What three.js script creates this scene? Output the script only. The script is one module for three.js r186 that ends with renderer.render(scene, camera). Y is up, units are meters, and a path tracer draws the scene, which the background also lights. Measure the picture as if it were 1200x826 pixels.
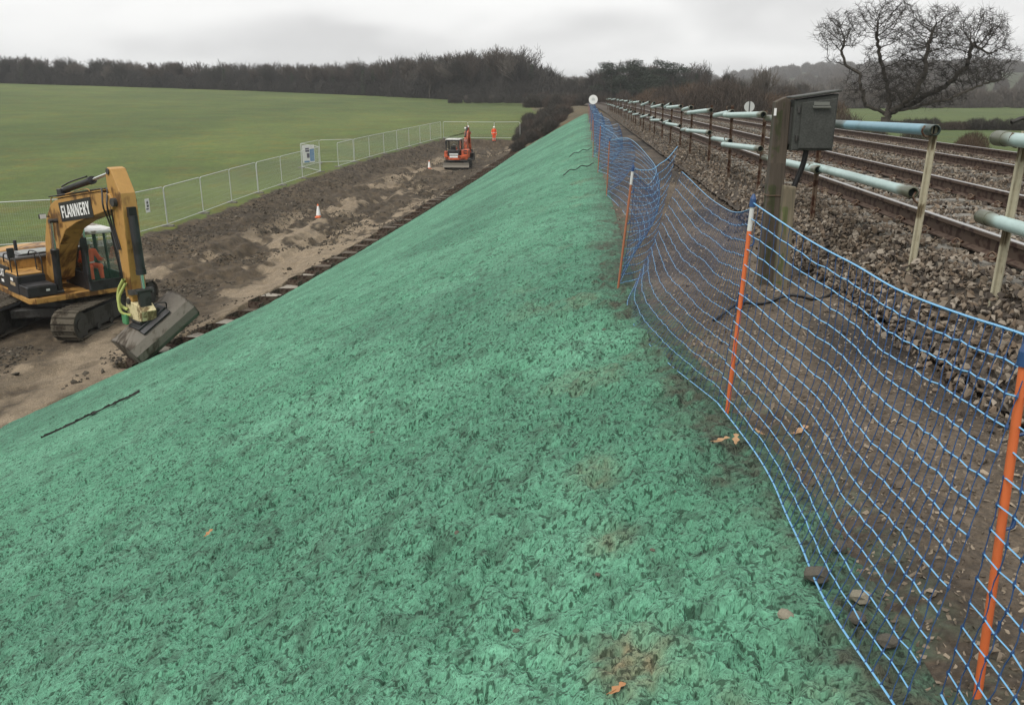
import * as THREE from 'three';
import { mergeGeometries, mergeVertices } from 'three/addons/utils/BufferGeometryUtils.js';
import { RoundedBoxGeometry } from 'three/addons/geometries/RoundedBoxGeometry.js';
import { ConvexGeometry } from 'three/addons/geometries/ConvexGeometry.js';
import { TextGeometry } from 'three/addons/geometries/TextGeometry.js';
import { FontLoader } from 'three/addons/loaders/FontLoader.js';

// ------------------------------------------------------------------ camera, sky, sun, exposure
const scene = new THREE.Scene();
const D2R = Math.PI / 180;
const EYE = new THREE.Vector3(0, 1.65, 0);
const camera = new THREE.PerspectiveCamera(44.88, 1024 / 704, 0.1, 9000);
camera.position.copy(EYE);
camera.rotation.order = 'YXZ';
camera.rotation.set(-16.75 * D2R, 4.54 * D2R, 0);
scene.add(camera);

const SKY = 0.66, SUN = 1.5;
const EXPOSURE = 1.85;

// ------------------------------------------------------------------ random numbers and noise
function mulberry(a) { return () => { a |= 0; a = a + 0x6D2B79F5 | 0; let t = Math.imul(a ^ a >>> 15, 1 | a); t = t + Math.imul(t ^ t >>> 7, 61 | t) ^ t; return ((t ^ t >>> 14) >>> 0) / 4294967296; }; }
const rnd = mulberry(7);
const rr = (a, b, r = rnd) => a + (b - a) * r();
const clamp = (x, a, b) => x < a ? a : x > b ? b : x;
const mix = (a, b, t) => a + (b - a) * t;
const sstep = (a, b, x) => { const t = clamp((x - a) / (b - a), 0, 1); return t * t * (3 - 2 * t); };
const mix3 = (a, b, t) => [mix(a[0], b[0], t), mix(a[1], b[1], t), mix(a[2], b[2], t)];
function hash2(x, y, k) { let h = Math.imul(x, 374761393) + Math.imul(y, 668265263) + Math.imul(k, 974634577) | 0; h = Math.imul(h ^ h >>> 13, 1274126177); return ((h ^ h >>> 16) >>> 0) / 4294967296; }
function vn(x, y, k = 0, per = 0) {          // value noise 0..1, optionally tiling
  let xi = Math.floor(x), yi = Math.floor(y); const fx = x - xi, fy = y - yi;
  const u = fx * fx * (3 - 2 * fx), v = fy * fy * (3 - 2 * fy);
  let x1 = xi + 1, y1 = yi + 1;
  if (per) { xi = ((xi % per) + per) % per; x1 = ((x1 % per) + per) % per; yi = ((yi % per) + per) % per; y1 = ((y1 % per) + per) % per; }
  return mix(mix(hash2(xi, yi, k), hash2(x1, yi, k), u), mix(hash2(xi, y1, k), hash2(x1, y1, k), u), v);
}
function fbm(x, y, oct = 4, k = 0, per = 0) { let a = 0.5, s = 0, n = 0; for (let i = 0; i < oct; i++) { s += a * vn(x, y, k + i, per); n += a; a *= 0.5; x *= 2; y *= 2; if (per) per *= 2; else { x += 13.7; y += 7.3; } } return s / n; }
function interp(tab, x, c = 1) { const n = tab.length; if (x <= tab[0][0]) return tab[0][c]; for (let i = 1; i < n; i++) if (x <= tab[i][0]) { const t = (x - tab[i - 1][0]) / (tab[i][0] - tab[i - 1][0]); return mix(tab[i - 1][c], tab[i][c], t); } return tab[n - 1][c]; }

// ------------------------------------------------------------------ overcast sky
{
  const W = 1024, H = 512, d = new Float32Array(W * H * 4);
  for (let j = 0; j < H; j++) for (let i = 0; i < W; i++) {
    const v = (j + 0.5) / H, u = (i + 0.5) / W, el = (v - 0.5) * Math.PI, az = (u - 0.5) * 2 * Math.PI;
    const dy = Math.sin(el), dx = Math.cos(el) * Math.cos(az), dz = Math.cos(el) * Math.sin(az);
    let c;
    if (dy > -0.02) {
      const q = 1 / (Math.max(dy, 0) + 0.14), px = dx * q, pz = dz * q;   // clouds as a layer overhead
      const w = fbm(px * 0.9 + 3, pz * 0.9 + 8, 3, 61);
      const n = fbm(px * 0.75 + w * 1.6 + 11.4, pz * 0.75 + w * 1.6 + 3.9, 5, 71);
      const n2 = fbm(px * 2.6 + w * 2, pz * 2.6 + 31, 4, 83);
      const t = clamp((n - 0.36) / 0.26, 0, 1) * 0.68 + n2 * 0.32;
      const b = mix(0.58, 0.95, t);
      c = [b * 1.0, b * 1.0, b * mix(1.0, 0.985, t)];
    } else c = [0.16, 0.17, 0.13];
    const o = (j * W + i) * 4; d[o] = c[0] * SKY; d[o + 1] = c[1] * SKY; d[o + 2] = c[2] * SKY; d[o + 3] = 1;
  }
  const t = new THREE.DataTexture(d, W, H, THREE.RGBAFormat, THREE.FloatType);
  t.mapping = THREE.EquirectangularReflectionMapping; t.magFilter = THREE.LinearFilter; t.minFilter = THREE.LinearFilter; t.wrapS = THREE.RepeatWrapping; t.needsUpdate = true;
  scene.background = t; scene.environment = t;
}
const sun = new THREE.DirectionalLight(new THREE.Color().setRGB(1, 0.97, 0.92), SUN);
sun.position.set(-30, 75, 20); sun.target.position.set(0, 0, -25);
sun.castShadow = true; sun.shadow.radius = 60; sun.shadow.mapSize.set(2048, 2048);
Object.assign(sun.shadow.camera, { left: -70, right: 70, top: 80, bottom: -80, near: 1, far: 260 });
scene.add(sun, sun.target);
scene.fog = new THREE.FogExp2(new THREE.Color().setRGB(0.78, 0.8, 0.82), 0.00028);

// ------------------------------------------------------------------ helpers: names, things, parts
const used = new Map();
function numbered(n) { const k = used.get(n) || 0; used.set(n, k + 1); return k ? `${n}_${String(k).padStart(3, '0')}` : n; }
function tag(o, label, category, group, kind) { if (label) o.userData.label = label; if (category) o.userData.category = category; if (group) o.userData.group = group; if (kind) o.userData.kind = kind; return o; }
function thing(name, label, category, pos = [0, 0, 0], turn = 0, group) { const g = new THREE.Group(); g.name = numbered(name); g.position.set(...pos); g.rotation.y = turn; scene.add(g); return tag(g, label, category, group); }
function mesh(name, geo, mat, parent) {
  if (Array.isArray(geo)) geo = merge(geo);
  const m = new THREE.Mesh(geo, mat); m.castShadow = m.receiveShadow = true;
  m.name = parent ? name : numbered(name); (parent || scene).add(m); return m;
}
function struct(name, geo, mat, label) { const m = mesh(name, geo, mat); m.userData.kind = 'structure'; if (label) m.userData.label = label; return m; }
function copy(o, pos, turn = 0, scale) { const c = o.clone(); c.name = numbered(o.name.replace(/_\d{3}$/, '')); c.userData = { ...o.userData }; if (pos) c.position.set(...pos); c.rotation.y = turn; if (scale) Array.isArray(scale) ? c.scale.set(...scale) : c.scale.setScalar(scale); scene.add(c); return c; }

// ------------------------------------------------------------------ helpers: geometry
function boxUV(g, k = 1) {      // uv in metres from the face direction
  if (g.index) g = g.toNonIndexed();
  const p = g.attributes.position, n = p.count, uv = new Float32Array(n * 2);
  if (!g.attributes.normal) g.computeVertexNormals();
  const a = new THREE.Vector3(), b = new THREE.Vector3(), c = new THREE.Vector3();
  for (let i = 0; i < n; i += 3) {
    a.fromBufferAttribute(p, i); b.fromBufferAttribute(p, i + 1); c.fromBufferAttribute(p, i + 2);
    const f = b.clone().sub(a).cross(c.clone().sub(a)), X = Math.abs(f.x), Y = Math.abs(f.y), Z = Math.abs(f.z);
    [a, b, c].forEach((q, j) => { const o = (i + j) * 2; if (Y >= X && Y >= Z) { uv[o] = q.x * k; uv[o + 1] = q.z * k; } else if (X >= Z) { uv[o] = q.z * k; uv[o + 1] = q.y * k; } else { uv[o] = q.x * k; uv[o + 1] = q.y * k; } });
  }
  g.setAttribute('uv', new THREE.BufferAttribute(uv, 2));
  for (const key of Object.keys(g.attributes)) if (!['position', 'normal', 'uv', 'color'].includes(key)) g.deleteAttribute(key);
  return g;
}
function merge(list) { list = list.map(g => boxUV(g)); return list.length > 1 ? mergeGeometries(list) : list[0]; }
function bx(cx, cy, cz, w, h, d, rx = 0, ry = 0, rz = 0, bev = 0) {
  const g = bev ? new RoundedBoxGeometry(w, h, d, 2, bev) : new THREE.BoxGeometry(w, h, d);
  if (rx || ry || rz) g.applyMatrix4(new THREE.Matrix4().makeRotationFromEuler(new THREE.Euler(rx, ry, rz)));
  return g.translate(cx, cy, cz);
}
const V = (x, y, z) => new THREE.Vector3(x, y, z);
function cyl(p0, p1, r0, r1 = r0, seg = 10, open = false) {
  const a = V(...p0), b = V(...p1), d = b.clone().sub(a), L = d.length();
  const g = new THREE.CylinderGeometry(r1, r0, L, seg, 1, open).translate(0, L / 2, 0);
  g.applyQuaternion(new THREE.Quaternion().setFromUnitVectors(V(0, 1, 0), d.normalize()));
  return g.translate(a.x, a.y, a.z);
}
function ext(pts, w, z0 = -w / 2, bev = 0) {      // polygon in x,y drawn out along z
  const s = new THREE.Shape(pts.map(p => new THREE.Vector2(p[0], p[1])));
  const g = new THREE.ExtrudeGeometry(s, { depth: w - 2 * bev, bevelEnabled: bev > 0, bevelSize: bev, bevelThickness: bev, bevelOffset: -bev, bevelSegments: 2, curveSegments: 6 });
  return g.translate(0, 0, z0 + bev);
}
function tube(pts, r, seg = 24, rs = 6) { return new THREE.TubeGeometry(new THREE.CatmullRomCurve3(pts.map(p => V(...p))), seg, r, rs, false); }
function grid(nu, nv, fn, flip) {          // fn(i,j) -> {p:[x,y,z], c:[r,g,b]|undefined, uv:[u,v]}
  const P = new Float32Array(nu * nv * 3), U = new Float32Array(nu * nv * 2); let C = null;
  for (let j = 0; j < nv; j++) for (let i = 0; i < nu; i++) {
    const k = j * nu + i, o = fn(i, j); P.set(o.p, k * 3); U.set(o.uv, k * 2);
    if (o.c) { C = C || new Float32Array(nu * nv * 3); C.set(o.c, k * 3); }
  }
  const I = new Uint32Array((nu - 1) * (nv - 1) * 6); let q = 0;
  for (let j = 0; j < nv - 1; j++) for (let i = 0; i < nu - 1; i++) {
    const a = j * nu + i, b = a + 1, c = a + nu, d = c + 1;
    if (flip) I.set([a, c, b, b, c, d], q); else I.set([a, b, c, b, d, c], q); q += 6;
  }
  const g = new THREE.BufferGeometry();
  g.setAttribute('position', new THREE.BufferAttribute(P, 3)); g.setAttribute('uv', new THREE.BufferAttribute(U, 2));
  if (C) g.setAttribute('color', new THREE.BufferAttribute(C, 3));
  g.setIndex(new THREE.BufferAttribute(I, 1)); g.computeVertexNormals(); return g;
}
function strip(a, b, fn) { const r = [a]; let x = a; while (x < b) { x += fn(x); r.push(Math.min(x, b)); } return r; }

// ------------------------------------------------------------------ textures and materials
function tex(n, fn, srgb = true) {
  const d = new Uint8Array(n * n * 4);
  for (let j = 0; j < n; j++) for (let i = 0; i < n; i++) { const c = fn(i / n, j / n), o = (j * n + i) * 4; d[o] = clamp(c[0], 0, 1) * 255; d[o + 1] = clamp(c[1], 0, 1) * 255; d[o + 2] = clamp(c[2], 0, 1) * 255; d[o + 3] = 255; }
  const t = new THREE.DataTexture(d, n, n, THREE.RGBAFormat); t.wrapS = t.wrapT = THREE.RepeatWrapping; t.magFilter = THREE.LinearFilter; t.minFilter = THREE.LinearMipmapLinearFilter; t.generateMipmaps = true; t.needsUpdate = true;
  if (srgb) t.colorSpace = THREE.SRGBColorSpace; return t;
}
function rep(t, m) { const c = t.clone(); c.repeat.set(1 / m, 1 / m); c.needsUpdate = true; return c; }
const TFine = tex(512, (u, v) => { const a = 0.62 + 0.38 * fbm(u * 64, v * 64, 3, 3, 64), b = 0.8 + 0.2 * fbm(u * 8, v * 8, 4, 9, 8), g = a * b; return [g, g, g]; });
const TFineB = tex(512, (u, v) => { const g = fbm(u * 48, v * 48, 4, 15, 48); return [g, g, g]; }, false);
// fibrous mulch: short matted threads with dark flecks for pinholes
const mulchN = (u, v) => 0.4 * vn(u * 75, v * 75, 22, 75) + 0.35 * vn(u * 150, v * 150, 25, 150) + 0.25 * vn(u * 300, v * 300, 26, 300);
const TMulch = tex(1024, (u, v) => {
  const n = 0.45 * vn(u * 60, v * 60, 52, 60) + 0.55 * vn(u * 120, v * 120, 53, 120), n2 = fbm(u * 9, v * 9, 3, 58, 9), k = 0.8 * sstep(0.57, 0.74, n), g = 0.7 + 0.36 * mulchN(u, v) + 0.12 * (n2 - 0.5);
  return [mix(g, 0.44, k), mix(g, 0.46, k), mix(g, 0.44, k)];
});
const TMulchB = tex(1024, (u, v) => { const g = mulchN(u, v); return [g, g, g]; }, false);
const TGrime = tex(512, (u, v) => { const n = fbm(u * 5, v * 5, 5, 90, 5), s = fbm(u * 40, v * 10, 3, 95, 10), k = sstep(0.5, 0.72, n * 0.7 + s * 0.3), g = 0.93 + 0.07 * fbm(u * 60, v * 60, 2, 99, 60); return [mix(g, 0.52, k), mix(g, 0.47, k), mix(g, 0.4, k)]; });
const TWood = tex(512, (u, v) => { const g = 0.55 + 0.3 * fbm(u * 40, v * 3, 4, 120, 0) + 0.15 * vn(u * 150, v * 6, 124); const m = sstep(0.58, 0.7, fbm(u * 9, v * 9, 4, 130)); return [g * mix(1, 0.8, m), g * mix(1, 0.92, m), g * mix(1, 0.7, m)]; });
const TRust = tex(256, (u, v) => { const n = fbm(u * 10, v * 10, 5, 140, 10), k = sstep(0.45, 0.6, n); return [mix(0.98, 0.62, k), mix(0.96, 0.44, k), mix(0.92, 0.32, k)]; });
const TField = tex(1024, (u, v) => { const a = fbm(u * 6, v * 6, 4, 180, 6), b = fbm(u * 90, v * 60, 3, 186, 0) , c = vn(u * 400, v * 400, 190, 400), d = sstep(0.56, 0.7, fbm(u * 22, v * 22, 3, 194, 22)), g = 0.72 + 0.2 * a + 0.16 * (b - 0.5) + 0.16 * (c - 0.5); return [g * mix(1, 1.1, d), g * mix(1, 1.0, d), g * mix(1, 0.9, d)]; });
const lin = (r, g, b) => new THREE.Color().setRGB(r, g, b);
const std = (c, rough = 0.8, extra = {}) => new THREE.MeshStandardMaterial({ color: lin(...c), roughness: rough, ...extra });
const M = {
  mulch: new THREE.MeshStandardMaterial({ vertexColors: true, map: rep(TMulch, 1.13), bumpMap: rep(TMulchB, 1.13), bumpScale: 0.022, roughness: 0.97 }),
  soil: new THREE.MeshStandardMaterial({ vertexColors: true, map: rep(TFine, 1.3), bumpMap: rep(TFineB, 1.3), bumpScale: 0.03, roughness: 1 }),
  soilFar: new THREE.MeshStandardMaterial({ vertexColors: true, map: rep(TFine, 6), bumpMap: rep(TFineB, 6), bumpScale: 0.12, roughness: 1 }),
  grass: new THREE.MeshStandardMaterial({ vertexColors: true, map: rep(TField, 37), bumpMap: rep(TFineB, 3.1), bumpScale: 0.05, roughness: 1 }),
  yellow: std([0.43, 0.235, 0.062], 0.5, { map: rep(TGrime, 2.2) }),
  black: std([0.018, 0.018, 0.02], 0.5, { map: rep(TGrime, 1.6) }),
  darkSteel: std([0.045, 0.043, 0.04], 0.6, { map: rep(TGrime, 1.1) }),
  muddy: std([0.1, 0.085, 0.062], 0.95, { map: rep(TGrime, 0.9), bumpMap: rep(TFineB, 0.6), bumpScale: 0.02 }),
  bucket: std([0.15, 0.132, 0.108], 0.75, { map: rep(TGrime, 1.9), bumpMap: rep(TFineB, 0.7), bumpScale: 0.01 }),
  chrome: std([0.7, 0.7, 0.7], 0.2, { metalness: 1 }),
  white: std([0.72, 0.72, 0.7], 0.6),
  roofWhite: std([0.6, 0.6, 0.58], 0.55, { map: rep(TGrime, 2) }),
  plateBlack: std([0.008, 0.008, 0.009], 0.5),
  galv: std([0.5, 0.52, 0.5], 0.5, { metalness: 0.2 }),
  wire: std([0.42, 0.45, 0.42], 0.6),
  glass: new THREE.MeshPhysicalMaterial({ color: lin(0.93, 0.95, 0.94), transmission: 1, thickness: 0, roughness: 0.04 }),
  red: std([0.58, 0.11, 0.04], 0.5, { map: rep(TGrime, 1.5) }),
  orangePost: std([0.62, 0.14, 0.04], 0.55),
  orangeOld: std([0.33, 0.12, 0.06], 0.7),
  hiviz: std([0.9, 0.1, 0.03], 0.85),
  netSkyShine: std([0.15, 0.38, 0.62], 0.35), netDark: std([0.022, 0.06, 0.16], 0.4),  // long strands paler for painted sky shine, cross strands painted darker as if shaded
  pipe: std([0.4, 0.53, 0.51], 0.35, { map: rep(TGrime, 3.1) }), pipeBlue: std([0.19, 0.35, 0.43], 0.4, { map: rep(TGrime, 2.3) }),
  pipeShade: std([0.03, 0.04, 0.04], 0.8),
  railSteel: std([0.075, 0.05, 0.037], 0.8, { map: rep(TRust, 0.7) }), railHead: std([0.55, 0.54, 0.53], 0.35, { metalness: 1 }),
  concrete: std([0.33, 0.31, 0.27], 0.9, { map: rep(TFine, 0.5) }),
  rust: std([0.13, 0.095, 0.07], 0.85, { map: rep(TRust, 0.5) }), stanch: std([0.38, 0.35, 0.25], 0.75, { map: rep(TGrime, 0.5) }),
  pile: std([0.075, 0.056, 0.042], 0.85, { map: rep(TRust, 0.8) }),
  box: std([0.075, 0.08, 0.07], 0.55, { map: rep(TFine, 0.6) }),
  timberDark: std([0.12, 0.095, 0.07], 0.9, { map: rep(TWood, 1.1) }), timberLight: std([0.25, 0.21, 0.14], 0.9, { map: rep(TWood, 0.9) }),
  bark: std([0.055, 0.047, 0.038], 0.95), barkPale: std([0.2, 0.18, 0.15], 0.9), twig: std([0.06, 0.045, 0.034], 0.95), twigRed: std([0.085, 0.055, 0.034], 0.95), twigDark: std([0.042, 0.037, 0.03], 0.95), twigGrey: std([0.1, 0.085, 0.07], 0.95),
  needle: std([0.02, 0.03, 0.017], 0.9), ivy: std([0.035, 0.05, 0.02], 0.8),
};

// ------------------------------------------------------------------ lie of the land; s = metres ahead of the camera (z = -s)
const CREST = [[-6, 1.05], [1, 1.02], [3.4, 0.95], [4.5, 0.8], [7.6, 0.42], [15, 0.42], [24, 0.36], [75, 0.5], [130, 0.5]];
const TOE = [[-6, -13.4, -5.5], [5, -13.2, -5.45], [16.5, -12.57, -5.3], [20.3, -11.9, -5.28], [24.5, -10.6, -5.02], [32.8, -9.4, -4.62], [42.8, -8.6, -4.4], [59.8, -7.7, -4.2], [84.6, -6.7, -3.9], [130, -6.4, -3.3]];
const PLAT = [[0, -5.4], [22, -5.35], [33, -4.95], [47, -4.72], [76, -4.5], [98, -4.25], [110, -4.0]];
const crestX = s => interp(CREST, s), toeX = s => interp(TOE, s, 1), toeY = s => interp(TOE, s, 2), platY = s => interp(PLAT, s);
function slopeY(X, s) { const q = (crestX(s) - X) / (crestX(s) - toeX(s)), a = 0.06; return q <= 0 ? 0 : toeY(s) * (Math.sqrt(q * q + a * a) - a) / (Math.sqrt(1 + a * a) - a); }
const bend = s => s > 95 ? -((s - 95) ** 2) / 1800 : 0;          // the line curves away to the left beyond
function fieldY(X, s) {
  const L = -4.6 + 0.0205 * (clamp(s, 10, 420) - 40) + 0.0275 * Math.max(0, -20 - X) * sstep(30, 300, s) + 0.12 * (fbm(X * 0.03, s * 0.03, 3, 160) - 0.5);
  const R = -1.7 + 0.004 * (clamp(s, 0, 300) - 60) - 0.01 * clamp(X - 12, 0, 60) + 0.8 * (fbm(X * 0.012, s * 0.012, 3, 165) - 0.5);
  const w = sstep(-9, 9, X - bend(s));
  return mix(L, R, w) + 21 * sstep(480, 1500, s) * (0.8 + 0.4 * fbm(X * 0.0016, s * 0.001, 2, 170)) + 17 * sstep(120, 330, X) * sstep(300, 720, s);
}
const EDGE = [[-60, 22], [-34, 31], [-25.4, 35], [-20.4, 38], [-19.9, 45], [-20.1, 55], [-19.9, 63], [-19.1, 77], [-16.6, 105], [-7.2, 103.5], [-3, 103.5]];   // lip of the excavation
function edgeDist(X, s) {                  // > 0 inside the excavation
  let best = 1e9, sign = 1;
  for (let i = 1; i < EDGE.length; i++) {
    const [x0, s0] = EDGE[i - 1], [x1, s1] = EDGE[i], dx = x1 - x0, ds = s1 - s0, t = clamp(((X - x0) * dx + (s - s0) * ds) / (dx * dx + ds * ds), 0, 1);
    const ex = X - x0 - t * dx, es = s - s0 - t * ds, d = Math.hypot(ex, es);
    if (d < best) { best = d; sign = (dx * es - ds * ex) < 0 ? 1 : -1; }
  }
  return best * sign;
}
function digY(X, s) {
  const d = edgeDist(X, s), lump = fbm(X * 0.5, s * 0.35, 4, 200) - 0.5, fine = fbm(X * 2.2, s * 2.2, 3, 210) - 0.5;
  const f = fieldY(X, s); if (d <= 0) return f;
  const bw = 3.3 + 1.2 * (vn(X * 0.2, s * 0.16, 220) - 0.5), t = sstep(0, bw, d + 0.8 * lump * sstep(0.2, 1, d));
  const ex = sstep(6, 2.6, Math.hypot((X + 15) / 1.5, (s - 25) / 1.2));      // levelled where the machines stand
  const ex2 = sstep(4, 2, Math.hypot(X + 10.8, (s - 76.8) / 1.4));
  const k = 1 - 0.85 * Math.max(ex, ex2);
  const rut = 0.1 * Math.sin((X + 0.06 * s) * 2.1 + 2 * lump) * sstep(bw, bw + 1.5, d) * k;
  let ruts = 0; for (const x0 of [-12.4, -14.6, -13.3, -15.6]) ruts += Math.exp(-(((X - x0 - 0.05 * (s - 40) * (x0 < -13 ? 0.6 : 1) - 0.9 * (vn(s * 0.07, x0, 205) - 0.5)) / 0.28) ** 2));
  let p = platY(s) - 0.16 * Math.min(ruts, 1.2) * k * sstep(bw, bw + 1, d) * (0.6 + 0.8 * vn(X * 1.5, s * 1.5, 207)) + 0.6 * lump * k + 0.34 * fine * (0.3 + 0.7 * k) + rut;
  const nearPile = sstep(2.2, 0.2, X - toeX(s) < 0 ? toeX(s) - X : 0) * sstep(19, 22, s);
  p = mix(p, toeY(s) + 0.06 + 0.14 * fine, nearPile);
  const nearToe = sstep(3, 0, toeX(s) - X) * (1 - sstep(19, 22, s));
  p = mix(p, toeY(s) + 0.04 + 0.12 * fine, nearToe);
  return mix(f, p, t) + 0.45 * lump * sstep(0, 0.7, d) * sstep(bw, bw * 0.5, d) + 0.3 * fine * sstep(0, 0.4, d) * (1 - t);
}
function groundAt(X, s) { return X < toeX(s) ? digY(X, s) : slopeY(X, s); }

// ------------------------------------------------------------------ field and excavation
{
  const fieldCol = (X, s) => {
    const n = fbm(X * 0.05, s * 0.02, 4, 230), m = fbm(X * 0.5, s * 0.22, 3, 240), row = 0.5 + 0.5 * Math.sin((X * 0.86 + s * 0.35) * 1.6 + 3 * n);
    let c = mix3([0.078, 0.125, 0.018], [0.135, 0.185, 0.034], clamp((n - 0.3) * 1.8, 0, 1));
    c = mix3(c, [0.16, 0.155, 0.05], 0.3 * m * row);
    if (X > 8) c = mix3(c, [0.075, 0.12, 0.03], 0.5);
    const hill = sstep(420, 560, s); return mix3(c, [0.05, 0.055, 0.035], hill * 0.8);
  };
  const dirtCol = (X, s, d) => {
    const n = fbm(X * 0.55, s * 0.42, 4, 250), m = fbm(X * 2.6, s * 2.2, 3, 255), cl = fbm(X * 0.42 + 9, s * 0.17, 4, 262) * 0.65 + fbm(X * 1.9, s * 1.3, 3, 266) * 0.35;
    let c = mix3([0.06, 0.05, 0.037], [0.155, 0.13, 0.097], clamp((n - 0.28) * 1.9, 0, 1));
    c = mix3(c, [0.1, 0.083, 0.058], 0.6 * m); const gr = vn(X * 6.5, s * 5.5, 258); c = mix3(c, [0.045, 0.037, 0.026], 0.55 * sstep(0.55, 0.75, gr)); c = mix3(c, [0.19, 0.16, 0.12], 0.4 * sstep(0.42, 0.25, gr));
    let pale = sstep(0.52, 0.58, cl) * sstep(3.2, 4.6, d);
    if (s > 18) pale = Math.max(pale, sstep(0.36, 0.44, cl) * sstep(2.6, 0.4, toeX(s) - X) * sstep(19, 21, s) * sstep(40, 26, s));
    if (s < 24) pale = Math.max(pale, 0.8 * sstep(0.38, 0.5, cl) * sstep(5, 0.8, toeX(s) - X) * sstep(24, 20, s));
    c = mix3(c, [0.42, 0.375, 0.31], pale * (0.6 + 0.4 * m));
    return [c[0] * 1.14, c[1] * 1.0, c[2] * 0.82];
  };
  const xs = [...strip(-44, -22, () => 0.4), ...strip(-22, -5.2, () => 0.11).slice(1)];
  const ss = [...strip(8, 44, () => 0.15), ...strip(44, 118, x => 0.0045 * x).slice(1)];
  const nu = xs.length, nv = ss.length, DD = new Float32Array(nu * nv);
  const g = grid(nu, nv, (i, j) => {
    const X = xs[i], s = ss[j], d = edgeDist(X, s); DD[j * nu + i] = d + 0.7 * (vn(X * 1.7, s * 1.3, 270) - 0.5) + 0.5 * (vn(X * 5, s * 4, 275) - 0.5);
    const cut = toeX(s) + (s > 20.6 ? -0.5 : 0.15), y = X > cut && s < 100 ? Math.min(digY(X, s), toeY(s)) - (s > 20.6 ? 0.9 * sstep(0, 0.15, X - cut) : 0) - 1.2 * sstep(0, 0.5, X - cut) : digY(X, s);
    return { p: [X, y, -s], uv: [X, s], c: DD[j * nu + i] > 0 ? dirtCol(X, s, d) : fieldCol(X, s) };
  });
  // one shared sheet, its triangles handed to the excavation or to the field
  const I = g.index.array, a = [], b = [];
  for (let k = 0; k < I.length; k += 3) { const d = DD[I[k]] + DD[I[k + 1]] + DD[I[k + 2]]; (d > 0 ? a : b).push(I[k], I[k + 1], I[k + 2]); }
  const pick = idx => { const h = g.clone(); h.setIndex(idx); return mergeVertices(h.toNonIndexed(), 1e-5); };
  struct('excavated_ground', pick(a), M.soil, 'muddy brown excavated strip with pale clay patches below the green slope');
  const inner = pick(b);
  // the wide land round it, leaving out the rectangle above
  const X0 = -44, X1 = -5.2, S0 = 8, S1 = 118;
  const wx = [...strip(-2600, -300, x => Math.max(20, -x * 0.12)), ...strip(-300, X0, x => clamp(-x * 0.05, 2, 12)).slice(1), ...strip(X0, X1, () => 2).slice(1), ...strip(X1, 20, () => 2).slice(1), ...strip(20, 400, x => x * 0.06).slice(1), ...strip(400, 2600, x => x * 0.12).slice(1)];
  const ws = [...strip(-220, -8, () => 16), ...strip(-8, S0, () => 4).slice(1), ...strip(S0, S1, () => 3).slice(1), ...strip(S1, 600, x => x * 0.03).slice(1), ...strip(600, 5200, x => x * 0.08).slice(1)];
  const pos = [], col = [], uv = [], idx = [];
  for (const s of ws) for (const X of wx) { let y = fieldY(X, s); if (s < 103 && X > -60 && X < 8 && edgeDist(X, s) > 1 && !(X <= X0 || s <= S0)) y -= 3; else if (s <= S0 && edgeDist(X, s) > 0.5 && X < 6) y = Math.min(y, -5.6); pos.push(X, y, -s); col.push(...fieldCol(X, s)); uv.push(X, s); }
  const n = wx.length;
  for (let j = 0; j < ws.length - 1; j++) for (let i = 0; i < n - 1; i++) {
    if (wx[i] >= X0 - 1e-6 && wx[i + 1] <= X1 + 1e-6 && ws[j] >= S0 - 1e-6 && ws[j + 1] <= S1 + 1e-6) continue;
    const A = j * n + i; idx.push(A, A + 1, A + n, A + 1, A + n + 1, A + n);
  }
  const o = new THREE.BufferGeometry(); o.setAttribute('position', new THREE.Float32BufferAttribute(pos, 3)); o.setAttribute('uv', new THREE.Float32BufferAttribute(uv, 2)); o.setAttribute('color', new THREE.Float32BufferAttribute(col, 3)); o.setIndex(idx); o.computeVertexNormals();
  const both = mergeGeometries([o.toNonIndexed(), inner.toNonIndexed()].map(h => { for (const k of Object.keys(h.attributes)) if (!['position', 'normal', 'uv', 'color'].includes(k)) h.deleteAttribute(k); return h; }));
  struct('field', both, M.grass, 'open green field of short grass running back to the woods');
}

// ------------------------------------------------------------------ green mulched slope
const cordRipple = (x, s) => fbm(x * 2.3, s * 2.3, 3, 300) - 0.5;
function mulchBump(X, s, cell) {
  let d = 0.05 * cordRipple(X, s);
  const f = sz => clamp(sz / (2.6 * cell), 0, 1);
  const w = vn(X * 6, s * 6, 309) * 0.3, w2 = vn(X * 14, s * 14, 308) * 0.3;
  const a = vn(X * 12 + w2, s * 12 + w, 310), b = vn(X * 31 + w, s * 31 + w2, 314), c = vn(X * 36 + w2, s * 36, 316), e = vn(X * 64, s * 64 + w, 318);
  d += -0.05 * f(0.15) * sstep(0.05, 0.35, crestX(s) - X) * sstep(0.55, 0.75, 0.6 * vn(X * 6.3, s * 6.3, 321) + 0.4 * a);   // deeper hollows
  d += 0.055 * f(0.085) * (a - 0.5);                                             // soft clods
  d += -0.036 * f(0.032) * sstep(0.48, 0.74, 0.5 * b + 0.5 * e);                   // pits between the fibres
  d += 0.02 * f(0.03) * (c - 0.5) + 0.012 * f(0.02) * (e - 0.5);
  return d;
}
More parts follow.
